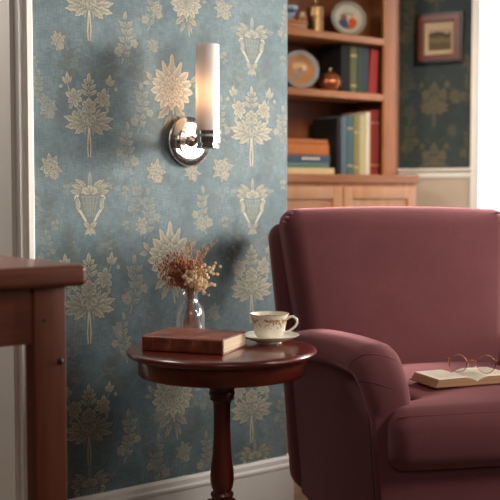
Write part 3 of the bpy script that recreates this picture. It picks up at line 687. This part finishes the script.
MB().lathe([(0.009, 0.004), (0.009, 0.09)], 16, c=(0, -OUT, 0)).build('candle_tube', M['porcelain'], sn)

gl_ = bpy.data.lights.new('sconce_glow', 'POINT'); gl_.energy = 0.17; gl_.color = lin((255, 170, 110))[:3]; gl_.shadow_soft_size = 0.03
go = bpy.data.objects.new('sconce_glow', gl_); COL.objects.link(go); go.location = sc + WN * 0.062 - WD * 0.045 + UZ * 0.15

# ------------------------------------------------------------------ round side table
TZ = 0.65
TC = Vector(((221.7 - 250) / F * 2.66, 2.66, 0))
tb = thing('side_table', 'round polished mahogany pedestal side table beside the armchair', 'side table', TC, 0.2)
TR = 0.2425
MB().lathe([(0.001, TZ - 0.026), (TR - 0.030, TZ - 0.026), (TR - 0.022, TZ - 0.024), (TR - 0.012, TZ - 0.020), (TR - 0.006, TZ - 0.018), (TR - 0.001, TZ - 0.013), (TR, TZ - 0.009), (TR - 0.002, TZ - 0.004), (TR - 0.008, TZ - 0.001), (TR - 0.014, TZ), (0.001, TZ)], 96).build('tabletop', M['mahogany'], tb, angle=50)
AR = 0.214
MB().lathe([(AR - 0.03, TZ - 0.026), (AR, TZ - 0.026), (AR, TZ - 0.062), (AR - 0.003, TZ - 0.066), (AR - 0.012, TZ - 0.067), (AR - 0.018, TZ - 0.064), (AR - 0.018, TZ - 0.03)], 96, closed=True).build('apron', M['mahogany'], tb, angle=40)
def tz(py): return on_plane(221, py, TC, Vector((0, 1, 0))).z
z0 = TZ - 0.026
prof = [(0.05, z0), (0.05, z0 - 0.012), (0.034, z0 - 0.03), (0.0335, tz(388)), (0.031, tz(390)), (0.0335, tz(392)), (0.0335, tz(394)), (0.0295, tz(395)), (0.031, tz(397)), (0.031, tz(399)), (0.026, tz(400.5)), (0.0225, tz(403)), (0.0215, tz(412)), (0.0215, tz(428)), (0.0225, tz(444)), (0.025, tz(456)), (0.0285, tz(466)), (0.0305, tz(474)), (0.0305, tz(480)), (0.028, tz(486)), (0.024, tz(489.5)), (0.023, tz(491)), (0.028, tz(492)), (0.030, tz(494)), (0.028, tz(496)), (0.026, tz(498)), (0.032, tz(503)), (0.034, tz(510)), (0.034, 0.16), (0.028, 0.145), (0.012, 0.14)]
MB().lathe(prof[::-1], 40).build('pedestal', M['mahogany_v'], tb, angle=35)
for k in range(3):
    a = 2 * PI * k / 3 + 0.5; d = Vector((math.cos(a), math.sin(a), 0)); L = []
    for t in range(11):
        t /= 10; L.append(d * (0.025 + 0.2 * t) + UZ * (0.235 - 0.245 * t ** 1.15 * (1.28 - 0.42 * t) + 0.03 * math.sin(PI * t)))
    L[-1].z = 0.014; L[-2].z = max(0.018, L[-2].z)
    MB().tube(L, [0.022 - 0.009 * i / 10 for i in range(11)], 12).build('leg', M['mahogany_v'], tb)

# leather book on the table
bk0 = Vector((-0.270, 2.602, TZ + 0.0003)); bang = math.radians(-20.5)
bk = thing('leather_book', 'thick closed brown leather book on the round side table', 'book', bk0, bang)
BL, BWD, BT = 0.219, 0.166, 0.038
cv = MB().box((0, 0, 0), (BL, BWD, 0.0035), bev=0.0015).box((0, 0, BT - 0.0035), (BL, BWD, BT), bev=0.0015)
cv.rbox((BL / 2, 0.003, BT / 2), (BL / 2, 0.0065, BT / 2), 0.006, 8, 3)
for x in (0.03, 0.075, 0.141, 0.186): cv.rbox((x, -0.0035, BT / 2), (0.003, 0.0016, BT / 2 - 0.002), 0.0015, 1, 2)
cv.build('cover', M['leather'], bk)
MB().box((0.004, 0.008, 0.0035), (BL - 0.004, BWD - 0.005, BT - 0.0035)).build('page_block', M['edges'], bk, smooth=False)

# teacup and saucer
SC = Vector(((269.5 - 250) / F * 2.74, 2.74, TZ))
sa = thing('saucer', 'ivory porcelain saucer under the teacup', 'saucer', SC)
MB().lathe([(0.030, 0.0), (0.033, 0.0), (0.034, 0.004), (0.055, 0.009), (0.0775, 0.0195), (0.079, 0.0215), (0.0775, 0.0225), (0.055, 0.012), (0.032, 0.0075), (0.001, 0.007)], 64).build('saucer_body', M['porcelain'], sa, angle=60)
cp = thing('teacup', 'ivory porcelain teacup with gilt floral band on the saucer', 'teacup', SC + Vector((0, 0, 0.0076)), 0.0)
MB().lathe([(0.026, 0.0), (0.029, 0.0), (0.029, 0.004), (0.031, 0.006), (0.039, 0.016), (0.0425, 0.032), (0.0455, 0.050), (0.0495, 0.064), (0.0515, 0.0685), (0.050, 0.0695), (0.044, 0.050), (0.040, 0.03), (0.03, 0.012), (0.001, 0.009)], 64).build('cup_body', M['cup'], cp, angle=60)
MB().lathe([(0.0512, 0.0678), (0.0524, 0.0686), (0.0512, 0.0702), (0.0495, 0.0695)], 64, closed=True).build('gilt_rim', M['gilt'], cp)
MB().tube([(0.046, -0.004, 0.055), (0.053, -0.006, 0.061), (0.063, -0.008, 0.062), (0.0715, -0.009, 0.055), (0.073, -0.009, 0.046), (0.068, -0.008, 0.036), (0.057, -0.006, 0.027), (0.049, -0.004, 0.022), (0.040, -0.003, 0.021)], [0.0035, 0.0035, 0.0034, 0.0034, 0.0033, 0.0032, 0.003, 0.003, 0.003], 10).build('handle', M['porcelain'], cp)

# vase with dried flowers
VC = Vector(((190 - 250) / F * 2.82, 2.82, TZ + 0.0003))
va = thing('glass_vase', 'small clear glass bottle vase behind the leather book', 'vase', VC)
MB().lathe([(0.001, 0.0), (0.035, 0.0), (0.0385, 0.004), (0.039, 0.012), (0.0385, 0.062), (0.036, 0.076), (0.030, 0.088), (0.0225, 0.098), (0.0195, 0.106), (0.0195, 0.118), (0.0225, 0.126), (0.0255, 0.1305), (0.0255, 0.1335), (0.0235, 0.1340), (0.0205, 0.127), (0.0172, 0.118), (0.0172, 0.106), (0.0205, 0.096), (0.028, 0.086), (0.034, 0.074), (0.0362, 0.060), (0.0366, 0.012), (0.033, 0.007), (0.001, 0.006)], 56).build('vase_body', M['glass'], va, angle=60)
bq = thing('dried_bouquet', 'bunch of russet and peach dried flowers in the glass vase', 'dried flowers', VC)
def spray(px, py, kind):
    k = 2.80 / F; dx = (px - 190) * k; z = (340 - py) * k; dy = random.uniform(-0.035, 0.035) if kind != 'cream' else random.uniform(-0.055, 0.0)
    a = random.uniform(0, 2 * PI); rb = random.uniform(0.006, 0.020)
    b = Vector((-dx * 0.25 + rb * math.cos(a), rb * math.sin(a), 0.010)); b.x = max(-0.026, min(0.026, b.x))
    nk = Vector((dx * 0.13 + random.uniform(-0.003, 0.003), dy * 0.15, 0.130)); tip = Vector((dx, dy, z))
    ctl = nk + Vector((dx * 0.22, dy * 0.2, (z - 0.130) * 0.62 + 0.012))
    P = [b.lerp(nk, i / 4) for i in range(4)] + [nk]
    for i in range(1, 9):
        t = i / 8; P.append(nk * (1 - t) ** 2 + ctl * 2 * t * (1 - t) + tip * t * t)
    st = MB().tube(P, [0.0006] * 5 + [0.0008 - 0.0004 * i / 8 for i in range(8)], 5)
    hd = MB()
    if kind == 'red':
        for i in range(40):
            q = P[6 + (i % 7)] ; d = Vector((random.gauss(0, 1), random.gauss(0, 1), random.gauss(0.5, 0.8))).normalized()
            e = q + d * random.uniform(0.004, 0.013)
            if i % 2 == 0: st.tube([q, e], 0.0004, 4)
            hd.ball(e, random.uniform(0.0014, 0.003), 0, 5, 4, (1, 1, 1.4))
        mt = M['bud_red']
    elif kind == 'cream':
        for i in range(10):
            q = P[7 + (i % 6)]; d = Vector((random.gauss(0, 1), random.gauss(-0.4, 1), random.gauss(0.2, 0.9))).normalized()
            e = q + d * random.uniform(0.003, 0.012); st.tube([q, e], 0.0004, 4)
            r = random.uniform(0.0030, 0.0050)
            for j in range(6):
                aa = 2 * PI * j / 6; hd.ball(e + Vector((math.cos(aa) * r * 0.55, -r * 0.2, math.sin(aa) * r * 0.55)), r * 0.55, 0, 6, 4)
            hd.ball(e + Vector((0, -r * 0.35, 0)), r * 0.5, 0, 6, 4)
        mt = M['bud_cream']
    else:
        for i in range(22):
            t = i / 21; j = 7 + t * 4.99; j0 = int(j); q = P[j0].lerp(P[j0 + 1], j - j0)
            e = q + Vector((random.gauss(0, 1), random.gauss(0, 1), 0.8)).normalized() * random.uniform(0.002, 0.006)
            hd.ball(e, random.uniform(0.0010, 0.0018), 0, 5, 4, (1, 1, 1.9))
        mt = M['bud_grass']
    o = st.build('flower_stem', M['stem'], bq); hd.build('blossom', mt, o)
for p in ((157, 265), (160, 271), (162, 280), (166, 262), (169, 257), (171, 276), (177, 267), (175, 254), (182, 258), (187, 264), (166, 286), (173, 283), (181, 277), (163, 267), (192, 262), (200, 264)): spray(*p, 'red')
for p in ((160, 275), (174, 262), (168, 268), (184, 270), (178, 273), (172, 288)): spray(*p, 'red')
for p in ((196, 272), (208, 272), (190, 279), (200, 281), (214, 285), (208, 288), (185, 276)): spray(*p, 'cream')
for p in ((184, 246), (190, 243), (179, 249), (207, 250), (216, 242), (204, 246), (197, 252), (211, 246)): spray(*p, 'grass')
for p in ((187, 271), (194, 276), (199, 268), (203, 274), (206, 282), (210, 266), (214, 275), (217, 264), (210, 294), (212, 285), (197, 283), (188, 280), (220, 266), (193, 287), (205, 267), (214, 270), (202, 289)): spray(*p, 'cream')

# ------------------------------------------------------------------ armchair
CA = math.radians(11); CO = Vector((0.5075, 2.964, 0))
ch = thing('armchair', 'burgundy velvet armchair with rolled arms beside the side table', 'armchair', CO, CA)
V = M['velvet']
def taper(z): return 0.85 + 0.15 * max(0, min(1, (z - 0.1) / 0.85))
# outer back: slab leaning back, wider at the top
def d_back(p):
    lean = 0.13 * max(0, (p.z - 0.42)) / 0.58
    k = taper(p.z)
    return Vector((p.x * k, p.y + lean + 0.01 * math.sin(PI * min(1, max(0, p.z - 0.1) / 0.9)), p.z))
MB().rbox((0.006, 0.345, 0.53), (0.376, 0.065, 0.415), 0.055, 8, 4, deform=d_back).build('outer_back', V, ch, angle=180)
def d_in(p):
    t = max(0, min(1, (p.z - 0.42) / 0.57)); lean = 0.13 * max(0, p.z - 0.42) / 0.58
    k = 0.80 + 0.20 * t ** 0.9
    fx = 1 - min(1, abs(p.x) / 0.36) ** 2.5; bulge = 0.035 * fx * math.sin(PI * min(1, t * 0.9 + 0.1)) if p.y < 0.25 else 0
    z = p.z + (0.010 * (1 - (p.x / 0.36) ** 2) if p.z > 0.9 else 0)
    return Vector((p.x * k, p.y + lean - bulge, z))
MB().rbox((0.016, 0.235, 0.705), (0.374, 0.085, 0.283), 0.06, 10, 5, deform=d_in).build('back_cushion', V, ch, angle=180)
# fabric gathers on the two top corners of the back
for sg in (-1, 1):
    g = MB()
    for k in range(3):
        a0 = math.radians(35 + 18 * k); P = []
        for i in range(7):
            t = i / 6; P.append((sg * (0.305 + 0.0575 * math.sin(a0) * 1.0), 0.285 - 0.03 * (1 - t) - 0.0 + 0.05 * t - 0.015, 0.936 + 0.052 * math.cos(a0)))
        g.tube(P, [0.001, 0.002, 0.003, 0.003, 0.003, 0.002, 0.001], 6)
    g.build('corner_gather', V, ch)

# arm: closed side outline swept, with a rolled crown over the outer top edge
def arm(sg):
    path = [(0.30, 0.545)]
    for i in range(8): path.append((0.30 - 0.60 * (i + 1) / 8, 0.545 + 0.042 * math.sin(PI * 0.5 * (i + 1) / 8)))
    cy, cz, r1, r2 = -0.30, 0.457, 0.080, 0.130
    for i in range(1, 13):
        a = PI / 2 * i / 12; path.append((cy - r1 * math.sin(a), cz + r2 * math.cos(a)))
    for z in (0.36, 0.30, 0.22, 0.115): path.append((cy - r1 - 0.012 * (0.42 - z) / 0.3, z))
    n = len(path); mb = MB(); rows = []
    for i, (y, z) in enumerate(path):
        y0, z0 = path[max(0, i - 1)]; y1, z1 = path[min(n - 1, i + 1)]
        l = math.hypot(y1 - y0, z1 - z0); ty, tz_ = (y1 - y0) / l, (z1 - z0) / l
        ny, nz = tz_, -ty                                        # outward (up, then forward)
        if nz < 0 and ny > 0: ny, nz = -ny, -nz
        f = max(0, min(1, (i - 9) / 9)); roll = 1 - f            # roll fades on the front
        hh = 0.080 * roll + 0.040 * f
        secx = [(0.0, 0.0), (-0.016 * roll - 0.002, 0.004), (-0.030 * roll - 0.004, 0.18), (-0.032 * roll - 0.004, 0.42), (-0.022 * roll, 0.68), (0.004, 0.90), (0.035, 1.0), (0.070, 1.02), (0.105, 0.93), (0.128, 0.70), (0.140, 0.36), (0.143, 0.0)]
        row = []
        for xo, q in secx:
            x = -0.345 + xo
            row.append(Vector((x, y + ny * hh * q, z + nz * hh * q)))
        rows.append(row)
    m_ = len(rows[0]); verts = [p for r_ in rows for p in r_]; faces = []
    for i in range(n - 1):
        for j in range(m_ - 1): b = i * m_ + j; faces.append((b, b + 1, b + m_ + 1, b + m_))
    b0 = len(verts); verts += [Vector((-0.345, 0.30, 0.115)), Vector((-0.202, 0.30, 0.115))]
    for i in range(n - 1):
        faces.append((b0, i * m_, (i + 1) * m_)); faces.append((b0 + 1, (i + 1) * m_ + m_ - 1, i * m_ + m_ - 1))
    faces.append(tuple([b0] + [j for j in range(m_)] + [b0 + 1])); faces.append(tuple([b0 + 1] + [(n - 1) * m_ + j for j in range(m_ - 1, -1, -1)] + [b0]))
    def dfm(p):
        k = 0.885 + 0.115 * max(0, min(1.15, (p.z - 0.115) / 0.46)); fr = 0.035 * max(0, min(1, (0.30 - p.y) / 0.62)); p = Vector((p.x + fr * (-0.202 - p.x) / 0.143 * 1.0 + 0.012, p.y, p.z)); return Vector((-p.x * k + 0.15 if sg > 0 else p.x * k, p.y, p.z))
    mb.add([dfm(p) for p in verts], faces)
    a = mb.build('arm', V, ch, angle=50)
    pp = [dfm(rows[i][0] + Vector((-0.002, 0, 0))) for i in range(0, n)]
    MB().tube(pp, 0.0028, 8).build('piping', M['piping'], a)
    g = MB()                                                      # gathers over the front of the roll
    for q, (i0, i1) in enumerate(((9, 11), (12, 15))):
        L = [rows[i0 + (i1 - i0) * t // 7][3 + t] if 3 + t < m_ else rows[i1][m_ - 1] for t in range(0, 7)]
        L = []
        for t in range(7):
            fi = i0 + (i1 - i0) * (t / 6.0); ii = int(fi); L.append(rows[ii][2 + t].lerp(rows[min(n - 1, ii + 1)][2 + t], fi - ii))
        g.tube([dfm(p) for p in L], [0.0004, 0.0010, 0.0016, 0.0018, 0.0016, 0.0010, 0.0004], 6)
    g.build('front_gather', V, a)
for sg in (-1, 1): arm(sg)
# seat cushion with ears in front of the arms
def d_seat(p):
    t = max(0, min(1, (-0.345 - p.y) / 0.035)); t = t * t * (3 - 2 * t)
    k = (0.225 + 0.095 * t) / 0.320
    top = p.z > 0.475
    cr = 0.020 * (1 - min(1, abs(p.x - 0.0575) / 0.325) ** 2.2) * (1 - min(1, abs(p.y + 0.13) / 0.36) ** 2.5)
    by = -0.016 * math.sin(PI * max(0, min(1, (p.z - 0.40) / 0.15))) if p.y < -0.40 else 0
    return Vector(((p.x - 0.0575) * k + 0.0575, p.y + by, p.z - 0.022 + (cr if top else 0)))
MB().rbox((0.0575, -0.130, 0.470), (0.320, 0.335, 0.077), 0.045, 22, 5, deform=d_seat).build('seat_cushion', V, ch, angle=180)
pp = [(-0.25 + 0.615 * i / 20, -0.448 - 0.010, 0.510 + 0.003 * math.sin(PI * i / 20)) for i in range(21)]
MB().tube(pp, 0.0028, 8).build('piping', M['piping'], ch)
def d_rail(p): return Vector((p.x * (0.86 + 0.14 * (p.z - 0.1) / 0.3), p.y, p.z))
MB().rbox((0.08, -0.08, 0.246), (0.35, 0.345, 0.132), 0.02, 6, 3, deform=d_rail).build('seat_frame', V, ch, angle=180)
for x, y, lx, lyy in ((-0.24, 0.33, -0.01, 0.03), (0.24, 0.33, 0.01, 0.03), (-0.25, -0.33, -0.005, -0.01), (0.33, -0.33, 0.005, -0.01)):
    MB().tube([(x, y, 0.122), (x + lx * 0.4, y + lyy * 0.4, 0.07), (x + lx, y + lyy, 0.0)], [0.026, 0.022, 0.016], 14).build('leg', M['dark_leg'], ch)

# open book on the seat
ob = thing('open_book', 'small open book lying on the armchair seat', 'book', (0.485, 2.655, 0.5455), math.radians(20))
PW, PD = 0.112, 0.135
def page_top(x): # height across one half, x from spine 0..1
    return 0.0100 + 0.0125 * (1 - (1 - min(1, x * 2.6)) ** 2) * (1 - 0.18 * x)
for half in (0, 1):
    nseg = 16; out = []
    for i in range(nseg + 1):
        t = i / nseg; x = PW * (1 - t) if half == 0 else PW * (1 + t)
        out.append((x, page_top(t)))
    xs = -0.011 if half == 0 else 0.011; bot = [(out[-1][0] + xs, 0.0025), (out[0][0], 0.0025)]
    mb = MB(); n = len(out); vv = []
    slope = 0.0
    for yy in (0.003, PD - 0.003):
        vv += [(x, yy, z) for x, z in out + bot]
    L = n + 2; fcs = [tuple(range(L)), tuple(reversed(range(L, 2 * L)))]
    mb.add(vv, fcs, 1)
    mb.add([(x, yy, z) for yy in (0.003, PD - 0.003) for x, z in out], [(i, i + 1, n + i + 1, n + i) for i in range(n - 1)], 0)
    xe = out[-1][0]; sl = -0.0 if half == 0 else 0
    mb.add([(xe + xs, 0.003, 0.0025), (xe + xs, PD - 0.003, 0.0025), (xe, PD - 0.003, out[-1][1]), (xe, 0.003, out[-1][1])], [(0, 1, 2, 3)], 1)
    for ln in range(11):
        yy = PD - 0.02 - ln * 0.009; k0, k1 = 3, 14
        q = [(out[i][0], yy, out[i][1] + 0.0002) for i in range(k0, k1 + 1)] + [(out[i][0], yy - 0.0018, out[i][1] + 0.0002) for i in range(k0, k1 + 1)]
        c_ = k1 - k0 + 1; mb.add(q, [(i, i + 1, c_ + i + 1, c_ + i) for i in range(c_ - 1)], 2)
    mb.build('page_block', [M['page'], M['edges_brown'], M['ink']], ob, angle=30)
MB().box((-0.015, 0, 0), (PW - 0.002, PD, 0.0025), bev=0.001).box((PW + 0.002, 0, 0), (2 * PW + 0.015, PD, 0.0025), bev=0.001).box((PW - 0.003, 0, 0.0), (PW + 0.003, PD, 0.0022)).build('cover', M['tan_board'], ob)

# eyeglasses on the open book
ga = thing('eyeglasses', 'round tortoiseshell and wire eyeglasses resting on the open book', 'eyeglasses', (0.585, 2.742, 0.5455 + 0.0215), math.radians(-10))
GR = 0.0235; gap = 0.0365
def circ(cx, r, n=28): return [(cx + r * math.cos(2 * PI * i / n), 0.010 * (math.sin(2 * PI * i / n) + 1) * 0.5, GR + 0.002 + r * 0.98 * math.sin(2 * PI * i / n)) for i in range(n)]
for sg in (-1, 1):
    rim = MB().tube(circ(sg * gap, GR), 0.0011, 8, closed=True).build('rim', M['wire'], ga)
    lc = circ(sg * gap, GR - 0.0006); lm = MB(); lm.add(lc, [tuple(range(len(lc)))]); lm.build('lens', M['lens'], rim, smooth=False)
    x = sg * (gap + GR)
    MB().rbox((x + sg * 0.002, 0.008, GR + 0.013), (0.004, 0.004, 0.0035), 0.0015, 1, 2).build('hinge', M['tortoise'], ga)
    MB().tube([(x + sg * 0.003, 0.010, GR + 0.013), (x + sg * 0.002, 0.05, GR + 0.010), (x, 0.090, GR + 0.002), (x - sg * 0.002, 0.110, GR - 0.010), (x - sg * 0.003, 0.122, 0.006)], [0.0016, 0.0016, 0.002, 0.0024, 0.0022], 8).build('temple', M['tortoise'], ga)
    MB().ball((sg * 0.010, 0.012, GR - 0.004), 0.0035, 0, 8, 6, (0.6, 0.8, 1.4)).build('nose_pad', M['lens'], ga)
MB().tube([(-0.0135, 0.006, GR + 0.006), (-0.006, 0.006, GR + 0.011), (0.006, 0.006, GR + 0.011), (0.0135, 0.006, GR + 0.006)], 0.0016, 8).build('bridge', M['tortoise'], ga)

# ------------------------------------------------------------------ console in the foreground
KD = 2.1
KC = Vector(((87.5 - 250) / F * KD, KD, 0))         # front right corner of its top
KZ = on_plane(84, 264.5, KC, Vector((0, 1, 0))).z
kn = thing('console_table', 'reddish brown wooden console table at the left in the foreground', 'console table', KC, WA)
MB().rbox((-0.55, 0.30, KZ - 0.0215), (0.55, 0.30, 0.0215), 0.012, 6, 4).build('tabletop', M['console'], kn)
LWD = 0.070; LDP = 0.042; ox = -0.034; oy = 0.03
for x0, y0, pl in ((ox - LWD, oy, True), (ox - LWD, 0.56 - LDP, False), (-1.04, oy, False), (-1.04, 0.56 - LDP, False)):
    lg = MB().box((x0, y0, 0), (x0 + LWD, y0 + LDP, KZ - 0.043), bev=0.003).build('leg', M['console_v'], kn)
    if pl:
        MB().lathe([(0.007, -0.001), (0.007, 0.002), (0.005, 0.004), (0.001, 0.0045)], 16, axis='y', c=(x0 + LWD * 0.80, y0, KZ - 0.195)).build('peg', M['plug'], lg)
        MB().lathe([(0.0035, -0.001), (0.0035, 0.0012), (0.001, 0.0015)], 12, axis='y', c=(x0 + LWD * 0.3, y0, KZ - 0.11)).build('peg', M['plug'], lg)
MB().box((-1.04 + LWD, oy + 0.006, KZ - 0.155), (ox - LWD, oy + 0.028, KZ - 0.043)).build('apron', M['console'], kn, smooth=False)
MB().box((-1.04 + LWD, 0.56 - 0.028, KZ - 0.155), (ox - LWD, 0.56 - 0.006, KZ - 0.043)).build('apron', M['console'], kn, smooth=False)
MB().box((ox - 0.028, oy + LDP, KZ - 0.155), (ox - 0.006, 0.56 - LDP, KZ - 0.043)).build('apron', M['console'], kn, smooth=False)

# ------------------------------------------------------------------ light
def area(name, loc, target, sx, sy, power, rgb, spread=180):
    l = bpy.data.lights.new(name, 'AREA'); l.shape = 'RECTANGLE'; l.size = sx; l.size_y = sy; l.energy = power; l.color = lin(rgb)[:3]; l.spread = math.radians(spread)
    o = bpy.data.objects.new(name, l); COL.objects.link(o); o.location = loc
    o.rotation_euler = (Vector(target) - Vector(loc)).to_track_quat('-Z', 'Y').to_euler(); return o
area('window_light', (2.75, 4.15, 1.60), (-0.2, 3.2, 1.18), 0.6, 0.8, 21.5, (255, 248, 240), 48)
area('side_fill', (2.75, 2.2, 1.45), (0.0, 3.2, 1.9), 1.1, 0.9, 10, (255, 248, 242), 60)  # added fill rather than a window; also brightens the sconce plate's reflection
area('chair_fill', (2.3, 1.7, 2.2), (0.85, 2.95, 0.62), 0.6, 0.6, 4.5, (255, 244, 236), 50)  # added lamp without a real source, lifts the chair seat and arms
wc = R0 + rp.dir * (WEND + 0.55) - rp.n * 0.35
area('sky_light', wc + UZ * 1.5, wc + rp.n * 1 + UZ * 1.4, 1.3, 2.2, 55, (250, 250, 255))
area('room_fill', (0.5, -1.2, 2.5), (0.6, 4.6, 1.5), 1.6, 1.2, 15, (255, 244, 230))
area('alcove_fill', (1.25, 2.9, 2.3), (0.75, 5.0, 1.25), 0.7, 0.6, 6.0, (255, 238, 216), 55)  # unseen fill put in to brighten the bookcase and far wall
area('hall_fill', (-1.25, 3.1, 2.5), (-0.95, 3.98, 1.0), 0.5, 0.5, 26, (255, 246, 236))  # added unseen lamp that brightens the white door beyond the casing
wd = bpy.data.worlds.new('room'); S.world = wd; wd.use_nodes = True
nt = wd.node_tree; bg = nt.nodes['Background']
tc = nt.nodes.new('ShaderNodeTexCoord'); sp = nt.nodes.new('ShaderNodeSeparateXYZ'); rm = nt.nodes.new('ShaderNodeValToRGB'); mp = nt.nodes.new('ShaderNodeMapRange')
nt.links.new(tc.outputs['Generated'], sp.inputs[0]); nt.links.new(sp.outputs[2], mp.inputs[0]); mp.inputs[1].default_value = -1; mp.inputs[2].default_value = 1
nt.links.new(mp.outputs[0], rm.inputs[0]); nt.links.new(rm.outputs[0], bg.inputs[0])
rm.color_ramp.elements[0].position = 0.35; rm.color_ramp.elements[0].color = lin((110, 92, 78)); rm.color_ramp.elements[1].position = 0.75; rm.color_ramp.elements[1].color = lin((236, 232, 226))
bg.inputs[1].default_value = 0.095
S.view_settings.view_transform = 'Standard'; S.view_settings.look = 'None'; S.view_settings.exposure = 0.0
